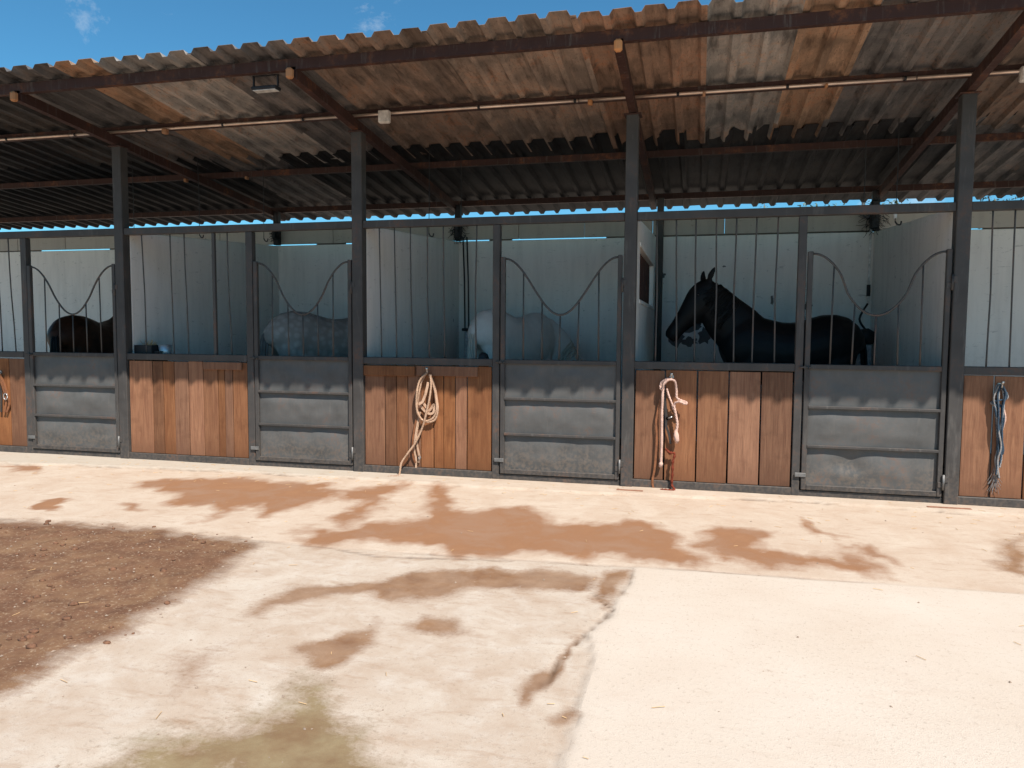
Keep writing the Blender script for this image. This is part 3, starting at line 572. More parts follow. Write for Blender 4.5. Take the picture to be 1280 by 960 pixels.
# ------------------------------------------------------------------ stall fronts (boards below, bars above) and doors
def bar(name, pts, r, m, parent, n=6):
    b = MB(); b.tube(pts, r, n); return b.build(name, m, parent, True)
def front_panel(k, x0, x1, mull, boards, bars, label, battens=(), thick=(), broken=None):
    """x0..x1 is the boarded field, mull the right-hand upright; z 0 to 2.73"""
    t = empty('stall_front', ((x0+x1)/2, 0, 0), label, 'stall front', 'boarded stall fronts'); ox = (x0+x1)/2
    def pt(b, n, m, sm=False): b.v = [(p[0]-ox, p[1], p[2]) for p in b.v]; return b.build(n, m, t, sm)
    xr = mull[1] if mull else x1
    b = MB(); b.bev(mull[0], mull[1], -.04, .04, 0, 2.652, .005) if mull else None
    if mull: pt(b, 'mullion', M['steel'])
    b = MB(); b.bev(x0-.02, mull[0] if mull else x1, -.045, .035, 0.0, .075, .005); pt(b, 'bottom_rail', M['steel'])
    b = MB(); b.bev(x0-.02, mull[0] if mull else x1, -.045, .035, 1.19, 1.265, .005); pt(b, 'middle_rail', M['steel'])
    for a, c in zip(boards[:-1], boards[1:]):
        gap = 0.004 if (c-a) < .25 else .007
        b = MB(); sk = random.uniform(-.004, .004); dy = random.uniform(-.004, .004); w = c-a-2*gap
        b.bev(a+gap, c-gap, -.022+dy, .002+dy, .078, 1.187-random.uniform(0, .012), .003)
        # slightly bowed and out of square
        b.v = [(p[0]+sk*(p[2]-.6), p[1], p[2]) for p in b.v]; pt(b, 'board', M['board'])
    for (a, c, za, zb) in battens:
        b = MB(); b.bev(a, c, -.052, -.027, za, zb, .004); pt(b, 'batten', M['board'])
    for i, (xt, xb_) in enumerate(bars):
        if i in thick:
            b = MB(); b.bev(-.018, .018, -.018, .018, 1.265, 2.652, .003); b.v = [(p[0]+xb_+(xt-xb_)*(p[2]-1.265)/1.385, p[1], p[2]) for p in b.v]; pt(b, 'bar', M['bar'])
        else:
            xm = (xt+xb_)/2+random.uniform(-.012, .012); q = spline([(xt, 0, 2.66), (xt*.6+xm*.4, random.uniform(-.004, .004), 2.3), (xm, 0, 1.95), (xb_*.6+xm*.4, 0, 1.6), (xb_, 0, 1.26)], 3)
            b = MB(); b.tube(q, .0078, 6); pt(b, 'bar', M['bar'], True)
    return t
def rails(x0, x1):
    b = MB(); b.bev(x0, x1, -.042, .038, 2.655, 2.735, .005); return b
TRL = {'A': 'grey steel top rail over the leftmost door', 'B': 'grey steel top rail over the grey horse stall', 'C': 'grey steel top rail over the white horse stall', 'D': 'grey steel top rail over the black horse stall', 'R': 'grey steel top rail at the right edge, above the blue rope'}
ks = list(XP)
for a, c in zip(ks[:-1], ks[1:]):
    o = rails(XP[a]+.061, XP[c]-.061).build('top_rail', M['steel']); tag(o, TRL[c], 'rail', 'top rails of the stall fronts')

def door(k, x0, x1, label, ustretch=0.0, dents=0, bow=1.0):
    t = empty('stall_door', (x0, 0, 0.05), label, 'stall door', 'steel stall doors'); w = x1-x0
    def pt(b, n, m, sm=False, par=None): b.v = [(p[0], p[1], p[2]-.05) for p in b.v]; return b.build(n, m, par or t, sm)
    S = M['steel']; sw = .055
    b = MB(); b.bev(.008, sw, -.05, -.002, .062, 2.32, .005); pt(b, 'stile', S)
    b = MB(); b.bev(w-sw, w-.012, -.05, -.002, .062, 2.32, .005); pt(b, 'stile', S)
    b = MB(); b.bev(sw, w-sw, -.05, -.004, .062, .112, .005); pt(b, 'bottom_rail', S)
    b = MB(); b.bev(sw, w-sw, -.05, -.004, 1.215, 1.262, .005); pt(b, 'middle_rail', S)
    for z in (.482, .856):
        b = MB(); b.bev(sw-.003, w-sw+.003, -.056, -.02, z-.013, z+.013, .003); pt(b, 'cross_bar', S)
    r = random.Random(k)
    for q, (za, zb) in enumerate(((.112, .482), (.482, .856), (.856, 1.215))):
        b = MB(); nu, nv = 36, 14; V = []; ox = r.uniform(0, 50)
        for j in range(nv+1):
            for i in range(nu+1):
                u, v = i/nu, j/nv; x = sw-.001+(w-2*sw+.002)*u; z = za+(zb-za)*v
                ed = (min(u, 1-u, .12)/.12)*(min(v, 1-v, .3)/.3)
                d = (.012*math.sin(math.pi*v)**.7*(1 if q < 2 else .25)+.010*mnoise.noise(Vector((x*3.2+ox, z*5, k)))+.006*mnoise.noise(Vector((x*9+ox, z*9, k+5))))*ed*bow
                d += (.003*abs(mnoise.noise(Vector((x*22+ox, z*22, 3)))))*ed
                if q == 0 and dents:
                    for (du, dv, rr, am) in ((.30, .55, .09, -.02), (.36, .72, .07, -.018), (.28, .35, .08, .012), (.40, .45, .06, -.014)):
                        g = math.exp(-(((u-du)/rr)**2+((v-dv)/(rr*2.4))**2)); d += am*g*dents
                V.append((x, -.018-d, z))
        Fc = [(j*(nu+1)+i, j*(nu+1)+i+1, (j+1)*(nu+1)+i+1, (j+1)*(nu+1)+i) for j in range(nv) for i in range(nu)]
        n = len(V); V += [(x, y+.0025, z) for x, y, z in V]; Fc += [tuple(i+n for i in reversed(f)) for f in Fc]
        b.add(V, Fc); pt(b, 'panel', M['sheet'], True)
    def curve(u):
        c = math.cos(2*math.pi*u)
        c = math.copysign(abs(c)**(1-ustretch), c)
        return 1.725+.2875*(c+1)
    P = [(sw+(w-2*sw)*i/40, -.026, curve(i/40)) for i in range(41)]
    b = MB(); b.tube(P, .0105, 8); pt(b, 'curved_bar', M['bar'], True)
    for i, u in enumerate((.165, .335, .5, .665, .835)):
        lean = r.uniform(-.012, .012)
        b = MB(); b.tube([(sw+(w-2*sw)*u+lean, -.026, 1.255), (sw+(w-2*sw)*u, -.026, curve(u)-.004)], .0078, 6); pt(b, 'bar', M['bar'], True)
    for z in (.2, 2.02):
        b = MB(); b.tube([(w-.006, -.062, z-.07), (w-.006, -.062, z+.07)], .011, 8); h = pt(b, 'hinge', M['hinge'] if z < 1 else S, True)
        b = MB(); b.bev(w-.05, w-.008, -.056, -.0495, z-.05, z+.0, .002); pt(b, 'hinge_leaf', S, False, h)
        b = MB(); b.bev(w-.004, w+.035, -.066, -.0605, z+.0, z+.055, .002); pt(b, 'hinge_leaf', S, False, h)
    b = MB(); b.tube([(-.035, -.06, 1.235), (.06, -.06, 1.235)], .009, 6); b.bev(.0, .02, -.068, -.05, 1.22, 1.25, .003); b.tube([(.04, -.06, 1.235), (.04, -.085, 1.215)], .006, 6); pt(b, 'bolt_latch', S)
    b = MB(); b.bev(-.05, .05, -.06, -.0505, .185, .225, .003); pt(b, 'latch_plate', M['hinge'])
    b = MB(); b.bev(-.02, w, -.035, .035, 0.0, .056, .004); pt(b, 'threshold', S)
    return t
BL = lambda *b: list(b)
front_panel('A', -9.61, -8.12, (-8.12, -8.035), [-9.6, -9.35, -9.1, -8.85, -8.567, -8.379, -8.125], [(-9.3, -9.28), (-9.1, -9.1), (-8.9, -8.9), (-8.731, -8.70), (-8.531, -8.487), (-8.335, -8.277)], 'boarded stall front at the left edge with dark brown planks and bars')
front_panel('B', -6.61, -5.0, (-5.0, -4.915), [-6.605, -6.277, -6.135, -5.979, -5.788, -5.59, -5.397, -5.308, -5.204, -5.01], [(-6.398, -6.371), (-6.01, -5.99), (-5.822, -5.791), (-5.431, -5.428), (-5.254, -5.218)], 'boarded stall front of nine narrow planks with no rope on it', [(-5.57, -5.07, 1.092, 1.18)], (3,))
front_panel('C', -3.564, -2.105, (-2.105, -2.03), [-3.56, -3.323, -3.188, -3.055, -2.906, -2.76, -2.648, -2.519, -2.388, -2.11], [(-3.388, -3.368), (-3.213, -3.19), (-3.03, -3.005), (-2.839, -2.813), (-2.66, -2.642), (-2.29, -2.295)], 'boarded stall front with two short battens, the tan rope hanging on it', [(-3.56, -2.965, 1.065, 1.175), (-2.945, -2.262, 1.073, 1.18)])
front_panel('D', -0.632, 0.878, (.878, .95), [-.627, -.328, -.017, .281, .58, .873], [(-.44, -.43), (-.253, -.226), (-.067, -.053), (.125, .137), (.314, .318), (.498, .489), (.693, .694)], 'boarded stall front of five wide planks below the black horse')
front_panel('R', 2.318, 3.85, (3.85, 3.93), [2.323, 2.577, 2.839, 3.1, 3.36, 3.62, 3.845], [(2.503, 2.509), (2.679, 2.694), (2.86, 2.87), (3.05, 3.05), (3.25, 3.25), (3.45, 3.45), (3.65, 3.65)], 'boarded stall front at the right edge, the blue rope hanging on it')
door(1, -8.03, -6.735, 'grey steel stall door at the far left before the dark bay horse', 0.1)
door(2, -4.91, -3.688, 'grey steel stall door before the dappled grey horse', 0.15)
door(3, -2.025, -.757, 'grey steel stall door before the white horse, right of the tan rope', 0.0)
door(4, .955, 2.193, 'widest grey steel stall door, dented at the bottom, right of the black horse', 0.3, 1.0)

# ------------------------------------------------------------------ ropes and halters on the boards
def hook(x, z, lab):
    h = empty('rope_hook', (x, -.02, z), lab, 'hook', 'rope hooks on the boards')
    b = MB(); b.tube(spline([(0, 0, .0), (0, -.045, -.005), (0, -.075, -.012), (0, -.085, .02)], 4), .007, 6); b.build('hook', M['chrome'], h, True)
    b = MB(); b.tube([(0, .004, 0), (0, -.012, 0)], .022, 10); b.build('mounting_plate', M['chrome'], h)
    b = MB(); b.tube([(0, -.083, .012), (0, -.095, .04)], [.008, .014], 8); b.build('hook_tip', M['chrome'], h, True)
def at(pts, y0, y1=None):
    n = len(pts); y1 = y0 if y1 is None else y1
    return [(p[0], y0+(y1-y0)*i/(n-1), p[1]) for i, p in enumerate(pts)]
hook(-2.805, 1.125, 'zinc hook holding the coiled tan rope'); hook(-.265, 1.115, 'zinc hook holding the pink and red rope'); hook(2.612, 1.10, 'zinc hook holding the frayed blue rope'); hook(-8.5, 1.0, 'zinc hook holding the brown halter at the left edge')
def thing_at(name, loc, label, cat):
    t = empty(name, loc, label, cat)
    def pt(b, n, m, sm=True): b.v = [tuple(Vector(p)-Vector(loc)) for p in b.v]; return b.build(n, m, t, sm)
    return t, pt
t, pt = thing_at('lead_rope', (-2.81, -.06, 1.1), 'coiled tan rope and halter hanging on the narrow boards, its end on the ground', 'rope')
def tubep(pts, r, nm, m, n=6, tw=0.0):
    b = MB(); b.rope(pts, r); return pt(b, nm, m)
lp = [(p[0], -.075-.015*math.sin(i*.7), p[1]) for i, p in enumerate(B_loop)]; tubep(lp, .011, 'coil', M['rope_tan'])
lp2 = [(p[0]+.012*math.sin(i), -.062, p[1]+.02*math.cos(i*1.3)-.015) for i, p in enumerate(B_loop)]; tubep(lp2, .010, 'coil', M['rope_tan'])
ld = at(B_lead, -.098, -.11); ld = ld[:-1]+[(ld[-1][0], -.12, -.004)]; tubep(ld, .0105, 'lead', M['rope_tan'])
en = [(p[0], -.13-.9*(-.02-p[1]), -.008) for p in B_end]; en[0] = (ld[-1][0], -.12, -.004); tubep(en, .008, 'frayed_end', M['strap_brown'])
b = MB(); b.ribbon(spline(at(B_strap1, -.085), 4), .028, .005, (0, 1, 0)); pt(b, 'halter_strap', M['rope_tan'], False)
b = MB(); b.ribbon(spline(at(B_strap2, -.06), 4), .026, .005, (0, 1, 0)); pt(b, 'halter_strap', M['rope_tan'], False)
for q, m in ((B_tail1, 'rope_tan'), (B_tail2, 'rope_tan'), (B_tail3, 'strap_brown')):
    b = MB(); b.ribbon(spline([(p[0], -.05-.012*math.sin(j), p[1]) for j, p in enumerate(q)], 4), .02, .005, (0, 1, 0)); pt(b, 'halter_strap', M[m], False)
b = MB(); b.tube([(-2.925, -.055, .19), (-2.91, -.055, .215), (-2.895, -.055, .19), (-2.91, -.055, .165), (-2.925, -.055, .19)], .005, 6); pt(b, 'buckle', M['chrome'])
t, pt = thing_at('lead_rope', (-.27, -.06, 1.1), 'pale pink rope with a red tail and black strap hanging below the black horse', 'rope')
tubep(at(C_left, -.085, -.06), .0125, 'cord', M['rope_pink']); tubep([(p[0], -.09+.02*math.sin(i), p[1]) for i, p in enumerate(C_loop)], .011, 'loop', M['rope_pink'])
tubep(at(C_right, -.075), .012, 'cord', M['rope_pink']); tubep(at(C_mid, -.07), .009, 'cord', M['rope_pink'])
b = MB(); e = C_left[-1]; b.tube([(e[0], -.06, e[1]+.02), (e[0], -.06, e[1]), (e[0]-.004, -.06, e[1]-.035)], [.012, .022, .017], 8); pt(b, 'knot', M['rope_pink'])
b = MB(); e = C_right[-1]; b.tube([(e[0], -.075, e[1]+.05), (e[0]+.004, -.075, e[1]), (e[0]+.012, -.075, e[1]-.05), (e[0]+.01, -.07, e[1]-.08)], [.013, .026, .024, .012], 8); pt(b, 'knot', M['rope_pink'])
for q, m, w_ in ((C_dark1, 'strap_black', .026), (C_dark2, 'strap_black', .022), (C_black, 'strap_brown', .02)):
    b = MB(); b.ribbon(spline(at(q, -.05), 4), w_, .005, (0, 1, 0)); pt(b, 'strap', M[m], False)
rd = [(p[0]+.006*math.sin(i*2.1), -.07, max(p[1], .005)) for i, p in enumerate(C_red)]; rd = rd[:6]+[(rd[6][0], -.1, .006), (rd[7][0], -.13, .001), (rd[8][0], -.125, .001), (rd[9][0], -.12, .001)]
sp_ = spline(rd, 8); b = MB(); b.tube(sp_, [.0125+.003*math.sin(i*1.4) for i in range(len(sp_))], 7); pt(b, 'red_tail', M['rope_red'])
b = MB(); b.tube([(-.295, -.055, .705), (-.27, -.062, .715), (-.245, -.055, .725)], .007, 6); pt(b, 'buckle', M['chrome'])
t, pt = thing_at('lead_rope', (2.61, -.06, 1.09), 'frayed blue and grey rope bundle hanging on the rightmost boards', 'rope')
for i, (q, m) in enumerate(((D_1, 'rope_blue'), (D_2, 'rope_blue'), (D_3, 'rope_white'), (D_5, 'rope_pink'), (D_4, 'rope_white'))):
    for s in range(3 if i < 3 else 2):
        tubep([(p[0]+random.uniform(-.01, .01), -.05-.012*s+random.uniform(-.01, .01), p[1]) for p in q], .0075, 'strand', M[m if s != 1 else ('rope_white' if m == 'rope_blue' else 'rope_blue')])
b = MB()
for i in range(26):
    a = random.uniform(-.06, .06); x = 2.61+random.uniform(-.015, .02); z = .32+random.uniform(-.05, .05)
    b.tube(spline([(x, -.05, z), (x+a*.4, -.05, z-.07), (x+a, -.04-random.random()*.02, z-.1-random.random()*.09)], 3), .0016, 4)
o = pt(b, 'fray', M['rope_white'], False); o['kind'] = 'stuff'
t, pt = thing_at('halter', (-8.47, -.05, .95), 'brown leather halter with a metal buckle hanging at the left edge', 'halter')
for dx, m in ((0, 'strap_brown'), (.035, 'strap_brown'), (-.05, 'strap_black')):
    b = MB(); b.ribbon(spline([(-8.5, -.06, 1.0), (-8.47+dx, -.05, .88), (-8.43+dx, -.05, .76), (-8.41+dx*1.5, -.05, .62), (-8.44+dx, -.05, .5)], 4), .028, .006, (0, 1, 0)); pt(b, 'strap', M[m], False)
b = MB(); c_ = [(-8.40+.03*math.cos(w/8*6.283), -.062, .70+.04*math.sin(w/8*6.283)) for w in range(9)]; b.tube(c_, .007, 6); pt(b, 'buckle', M['chrome'])
for (x, y, w_, lab) in ((-.64, -.24, .26, 'flat rusty steel strip lying on the kerb by the third post'), (2.2, -.215, .36, 'flat rusty steel strip lying on the kerb below the last post')):
    b = MB(); b.bev(x-w_/2, x+w_/2, y-.025, y+.025, -.012, .004, .002); o = b.build('steel_strip', M['rust_plate']); tag(o, lab, 'strip', 'rusty strips on the kerb')

# ------------------------------------------------------------------ conduit, boxes, lamp, wires
t, pt = thing_at('conduit_pipe', (-2, -.17, 3.79), 'shiny metal conduit running under the roof along the second beam', 'pipe')
for a in np.arange(-13.2, 6.5, 3.0):
    b = MB(); b.tube([(a, -.172, 3.805), (a+1.5, -.172, 3.803+random.uniform(-.006, .006)), (a+2.99, -.172, 3.805)], .016, 10); pt(b, 'pipe', M['copper'])
for a in np.arange(-13.0, 6.4, .98):
    b = MB(); b.tube([(a-.012, -.172, 3.805), (a+.012, -.172, 3.805)], .021, 10); pt(b, 'clip', M['dark'])
for (x, lab) in ((-3.234, 'small pale junction box on the conduit right of the second post'), (2.65, 'small pale junction box on the conduit at the right edge')):
    j = empty('junction_box', (x, -.2, 3.77), lab, 'junction box', 'junction boxes on the conduit')
    b = MB(); b.bev(-.062, .062, -.03, .03, -.07, .06, .012); b.build('box', M['plastic'], j)
    b = MB(); b.bev(-.056, .056, -.038, -.0305, -.064, .054, .004); b.build('lid', M['plastic'], j)
fl_ = empty('floodlight', (-3.95, -1.26, 3.78), 'small dark floodlight hanging under the front beam left of the second rafter', 'lamp')
b = MB(); b.bev(-.13, .13, -.05, .05, -.02, .012, .008); b.build('housing', M['dark'], fl_)
b = MB(); b.bev(-.115, .115, -.04, .04, -.027, -.0205, .002); b.build('glass', M['glass'], fl_)
for s in (-1, 1):
    b = MB(); b.box(s*.125-.006, s*.125+.006, -.01, .01, .012, .11); b.build('bracket_arm', M['dark'], fl_)
b = MB(); b.box(-.131, .131, -.012, .012, .1105, .118); b.build('bracket', M['dark'], fl_)

def tangle(x, y, z, s, lab):
    t, pt = thing_at('wire_tangle', (x, y, z), lab, 'wires')
    r = random.Random(int(x*100)); b = MB()
    for i in range(80):
        p = [Vector((x, y, z+s*r.uniform(-.6, 1)))]
        d = Vector((r.gauss(0, 1), r.gauss(-.6, .6), r.gauss(0, .8))).normalized()
        for k in range(4): d = (d+Vector((r.gauss(0, .5), r.gauss(0, .4), r.gauss(-.25, .5)))).normalized(); q = p[-1]+d*s*.34; q.y = min(q.y, 3.3); p.append(q)
        b.tube(spline(p, 2), .003, 4, False)
    o = pt(b, 'wires', M['rubber'], False); o['kind'] = 'stuff'
    b = MB(); b.bev(x-s*.32, x+s*.3, y-.08, y+.03, z-s*.9, z+s*1.3, .02); pt(b, 'cable_box', M['rubber'], False)
tangle(-3.54, 3.2, 3.04, .13, 'black tangle of wires at the wall corner behind the tan rope bay')
tangle(2.17, 3.2, 3.07, .17, 'black bushy tangle of wires at the corner above the black horse')
tangle(-6.58, 3.2, 3.05, .08, 'small black tangle of wires at the corner behind the grey horse')
def wire(x, y, z0, lab, end=None):
    t, pt = thing_at('hanging_wire', (x, y, z0), lab, 'wire')
    zt = ZB(y)+.0; b = MB(); b.tube(spline([(x+random.uniform(-.01, .01), y, zt), (x+.006, y, (zt+z0)/2), (x, y, z0)], 5), .0045, 5); pt(b, 'wire', M['rubber'])
    b = MB(); b.tube(spline([(x, y, z0), (x+.02, y, z0-.03), (x+.05, y, z0-.035), (x+.06, y, z0)], 4), .008, 6); pt(b, 'hook', M['rubber'])
    if end:
        b = MB(); b.tube([(x, y, z0+.03), (x, y, z0+.12)], .018, 8); pt(b, 'insulator', M[end])
wire(-6.35, 1.0, 2.78, 'black hook wire hanging over the feed trough'); wire(-5.6, 1.3, 2.75, 'black hook wire hanging left of the grey horse')
wire(-3.19, 1.0, 2.72, 'twisted black hook wire hanging above the coiled tan rope'); wire(-2.95, 1.5, 2.76, 'thin black hook wire left of the white horse')
wire(1.62, 1.0, 2.80, 'thin black wire above the rump of the black horse', 'pvc'); wire(1.93, 1.0, 2.72, 'thin black wire with a pale insulator left of the last post', 'pvc')
wire(-7.35, 1.0, 2.72, 'black hook wire hanging over the leftmost door')

# ------------------------------------------------------------------ things inside the stalls
t, pt = thing_at('water_trough', (-3.3, 3.2, 0), 'pale pedestal drinker with dark cap in the corner left of the white horse', 'drinker')
b = MB(); b.bev(-3.40, -3.22, 3.06, 3.22, .012, 1.55, .015); pt(b, 'pedestal', M['pedestal'], False)
b = MB(); b.bev(-3.43, -3.19, 3.03, 3.225, 1.555, 1.60, .012); pt(b, 'cap', M['rubber'], False)
for dx in (-.06, .0):
    b = MB(); b.tube([(-3.36+dx, 3.17, 1.60), (-3.37+dx, 3.17, 2.3), (-3.40+dx, 3.19, 2.95)], .012, 6); pt(b, 'supply_pipe', M['rubber'])
t, pt = thing_at('water_trough', (2.08, 3.1, 0), 'grey pedestal with a black automatic drinker behind the black horse', 'drinker')
b = MB(); b.bev(2.02, 2.17, 3.02, 3.17, .012, 1.42, .015); pt(b, 'pedestal', M['pedestal'], False)
b = MB(); b.tube([(2.09, 3.08, 1.422), (2.09, 3.08, 1.5), (2.09, 3.08, 1.56), (2.08, 3.08, 1.62)], [.10, .14, .13, .05], 12); pt(b, 'bowl', M['rubber'])
b = MB(); b.tube(spline([(2.1, 3.08, 1.6), (2.02, 3.1, 1.75), (2.13, 3.2, 1.95)], 5), .014, 6); pt(b, 'hose', M['rubber'])
b = MB(); b.tube([(2.135, 3.205, 1.95), (2.135, 3.205, 3.2)], .014, 8); pt(b, 'supply_pipe', M['pvc'])
b = MB(); b.tube([(2.135, 3.2, 2.05), (2.135, 3.2, 2.2)], .024, 8); pt(b, 'valve', M['rubber'])
t, pt = thing_at('feed_trough', (-6.4, .2, 1.2), 'dark feed trough with straw behind the bars left of the bucket', 'trough')
b = MB()
for (x0, x1, y0, y1, z0, z1) in ((-6.6, -6.36, .07, .09, 1.1, 1.36), (-6.6, -6.36, .33, .35, 1.1, 1.36), (-6.6, -6.58, .09, .33, 1.1, 1.36), (-6.38, -6.36, .09, .33, 1.1, 1.36), (-6.6, -6.36, .07, .35, 1.08, 1.099)): b.box(x0, x1, y0, y1, z0, z1)
pt(b, 'tub', M['rubber'], False)
b = MB()
for i in range(40):
    x = -6.47+random.gauss(0, .03); a = random.random()*6.28; L = random.uniform(.04, .09)
    b.tube([(x, .2, 1.33), (x+L*math.cos(a), .2+L*.5*math.sin(a), 1.36+random.random()*.07)], .003, 4)
o = pt(b, 'straw', M['straw'], False); o['kind'] = 'stuff'
t, pt = thing_at('bucket', (-6.27, .2, 1.24), 'small galvanised bucket behind the bars beside the feed trough', 'bucket')
b = MB(); b.tube([(-6.27, .2, 1.2), (-6.27, .2, 1.36), (-6.27, .2, 1.362), (-6.27, .2, 1.22)], [.062, .078, .072, .058], 16); pt(b, 'pail', M['galv'])
b = MB(); b.tube([(-6.27+.078*math.cos(w), .2+.078*math.sin(w), 1.362) for w in np.linspace(0, 6.283, 17)], .005, 5); pt(b, 'rim', M['galv'])
b = MB(); b.box(-6.3, -6.24, .045, .125, 1.275, 1.29); pt(b, 'bracket', M['dark'], False)
t, pt = thing_at('feed_bucket', (-2.27, .25, 1.2), 'black rubber feed bucket just above the rail before the white horse', 'bucket')
b = MB(); b.tube([(-2.27, .2, 1.12), (-2.27, .2, 1.25), (-2.27, .2, 1.30), (-2.27, .2, 1.325)], [.05, .062, .05, .02], 14); pt(b, 'pail', M['rubber'])
b = MB(); b.box(-2.30, -2.24, .04, .15, 1.16, 1.175); pt(b, 'bracket', M['dark'], False)
# ------------------------------------------------------------------ horses
def loft(mb, secs, n=14):
    """secs: (x, y, z, half-height, half-width) rings along a path; rings stand across the path, half-width is sideways"""
    P = [Vector(s[:3]) for s in secs]; V = []
    for i, s in enumerate(secs):
        t = (P[min(i+1, len(P)-1)]-P[max(i-1, 0)]).normalized()
        side = t.cross(Vector((0, 0, 1)))
        if side.length < 0.25: side = Vector((0, 1, 0)) - t*t.y
        side.normalize()
        if side.y < 0 and abs(side.y) > abs(side.x): side = -side
        up = side.cross(t).normalized()
        for k in range(n):
            w = 2*math.pi*k/n; V.append(P[i]+up*math.cos(w)*s[3]+side*math.sin(w)*s[4])
    Fc = [(i*n+k, i*n+(k+1) % n, (i+1)*n+(k+1) % n, (i+1)*n+k) for i in range(len(P)-1) for k in range(n)]
    Fc += [tuple(range(n-1, -1, -1)), tuple((len(P)-1)*n+k for k in range(n))]
    mb.add(V, Fc)
def fine(secs, n=3):
    V5 = [tuple(s) for s in secs]; out = []
    for i in range(len(V5)-1):
        a, b, c, d = (np.array(V5[j]) for j in (max(i-1, 0), i, i+1, min(i+2, len(V5)-1)))
        for k in range(n):
            t = k/n; out.append(tuple(0.5*((2*b)+(c-a)*t+(2*a-5*b+4*c-d)*t*t+(3*b-a-3*c+d)*t**3)))
    out.append(V5[-1]); return out
def horse(label, loc, heading, scale, coat, hair, neck, head_dir, mane_side=1, tail_len=.95):
    """local x is forward, z up; neck = list of ring centres from withers to poll; head_dir points poll to muzzle"""
    t = empty('horse', loc, label, 'horse', 'horses in the stalls'); t.rotation_euler.z = heading; t.scale = scale if hasattr(scale, '__len__') else (scale,)*3
    mb = MB()
    loft(mb, fine([(-.80, 0, 1.24, .07, .07), (-.76, 0, 1.29, .19, .17), (-.62, 0, 1.335, .30, .26), (-.42, 0, 1.335, .325, .29), (-.15, 0, 1.265, .32, .295), (.10, 0, 1.235, .34, .30), (.35, 0, 1.255, .365, .275), (.52, 0, 1.275, .365, .235), (.68, 0, 1.21, .29, .19), (.78, 0, 1.16, .16, .12)], 2), 20)
    # neck
    R = ((.24, .15), (.29, .135), (.275, .115), (.23, .1), (.185, .088), (.14, .078))
    loft(mb, fine([(*p, *R[i]) for i, p in enumerate(neck)], 3), 16)
    pl = Vector(neck[-1]); hd = Vector(head_dir).normalized(); hs = hd.cross(Vector((0, 0, 1)))
    hs = hs.normalized() if hs.length > .1 else Vector((0, 1, 0))
    hu = hs.cross(hd).normalized()
    if hu.z < 0: hu = -hu; 
    H = lambda s, u, hh, hw: (*(pl+hd*s*1.14+hu*u), hh*1.22, hw*1.1)
    loft(mb, fine([H(-.09, .0, .05, .05), H(-.04, -.01, .105, .075), H(.06, -.02, .145, .092), H(.16, -.035, .155, .095), H(.28, -.03, .125, .085), H(.40, -.02, .092, .066), H(.50, -.02, .078, .058), H(.57, -.025, .078, .06), H(.62, -.03, .05, .045)], 2), 14)
    for s in (-1, 1):   # ears
        e = pl+hu*.08+hs*s*.055-hd*.06+Vector((.028*s, 0, -.012*s)); tip = e+Vector((-.04+.025*s, 0, .13))+hs*s*.03
        loft(mb, fine([(*e, .036, .03), (*(e*.6+tip*.4), .038, .026), (*(e*.25+tip*.75), .026, .018), (*tip, .005, .005)], 2), 8)
        loft(mb, fine([(.46, s*.13, 1.22, .17, .10), (.50, s*.15, .98, .11, .085), (.52, s*.15, .78, .078, .062), (.51, s*.15, .55, .058, .05), (.525, s*.15, .49, .058, .05), (.52, s*.15, .36, .038, .032), (.52, s*.15, .20, .036, .032), (.535, s*.15, .145, .046, .042), (.56, s*.15, .085, .042, .042), (.575, s*.15, .05, .055, .052), (.58, s*.15, .0, .066, .062)], 2), 10)
        loft(mb, fine([(-.55, s*.13, 1.28, .24, .14), (-.49, s*.155, 1.02, .18, .12), (-.50, s*.16, .82, .12, .085), (-.60, s*.16, .66, .078, .055), (-.675, s*.16, .55, .066, .05), (-.68, s*.16, .44, .048, .04), (-.665, s*.16, .26, .042, .036), (-.65, s*.16, .155, .048, .044), (-.62, s*.16, .085, .044, .044), (-.605, s*.16, .05, .056, .054), (-.60, s*.16, .0, .066, .064)], 2), 10)
    tmp = mb.build('body', coat, None, True)
    md = tmp.modifiers.new('r', 'REMESH'); md.mode = 'VOXEL'; md.voxel_size = .016; md.use_smooth_shade = True
    ms = tmp.modifiers.new('s', 'SMOOTH'); ms.factor = .5; ms.iterations = 7
    dg = bpy.context.evaluated_depsgraph_get(); me = bpy.data.meshes.new_from_object(tmp.evaluated_get(dg)); bpy.data.objects.remove(tmp)
    me.name = 'body'; body = link('body', me, coat, t, True)
    # mane: locks falling from the crest
    cr = fine([(*p, *R[i]) for i, p in enumerate(neck)], 8); b = MB(); r = random.Random(label)
    for i, s in enumerate(cr[17:]):
        p = Vector(s[:3]); tt = (Vector(cr[min(i+18, len(cr)-1)][:3])-Vector(cr[i+16][:3])).normalized(); sd = tt.cross(Vector((0, 0, 1))); sd = sd.normalized() if sd.length > .1 else Vector((0, 1, 0)); up = sd.cross(tt).normalized()
        if sd.y*mane_side < 0: sd = -sd
        for q in range(3 if i < len(cr)-22 else 1):
            top = p+up*(s[3]*.9)+tt*r.uniform(-.025, .025); L = s[3]*r.uniform(.75, 1.15)
            k = [top, p+up*s[3]*.82+sd*s[4]*.75, p+up*s[3]*.4+sd*(s[4]*1.12)+tt*r.uniform(-.02, .02), p+up*(s[3]*.9-L*1.25)+sd*(s[4]*1.16)+tt*r.uniform(-.05, .05)-Vector((0, 0, .04))]
            b.tube(spline(k, 3), [.013*(1-.75*j/9) for j in range(10)], 5)
    b.build('mane', hair, t, True)['kind'] = 'stuff'
    b = MB()                                   # tail
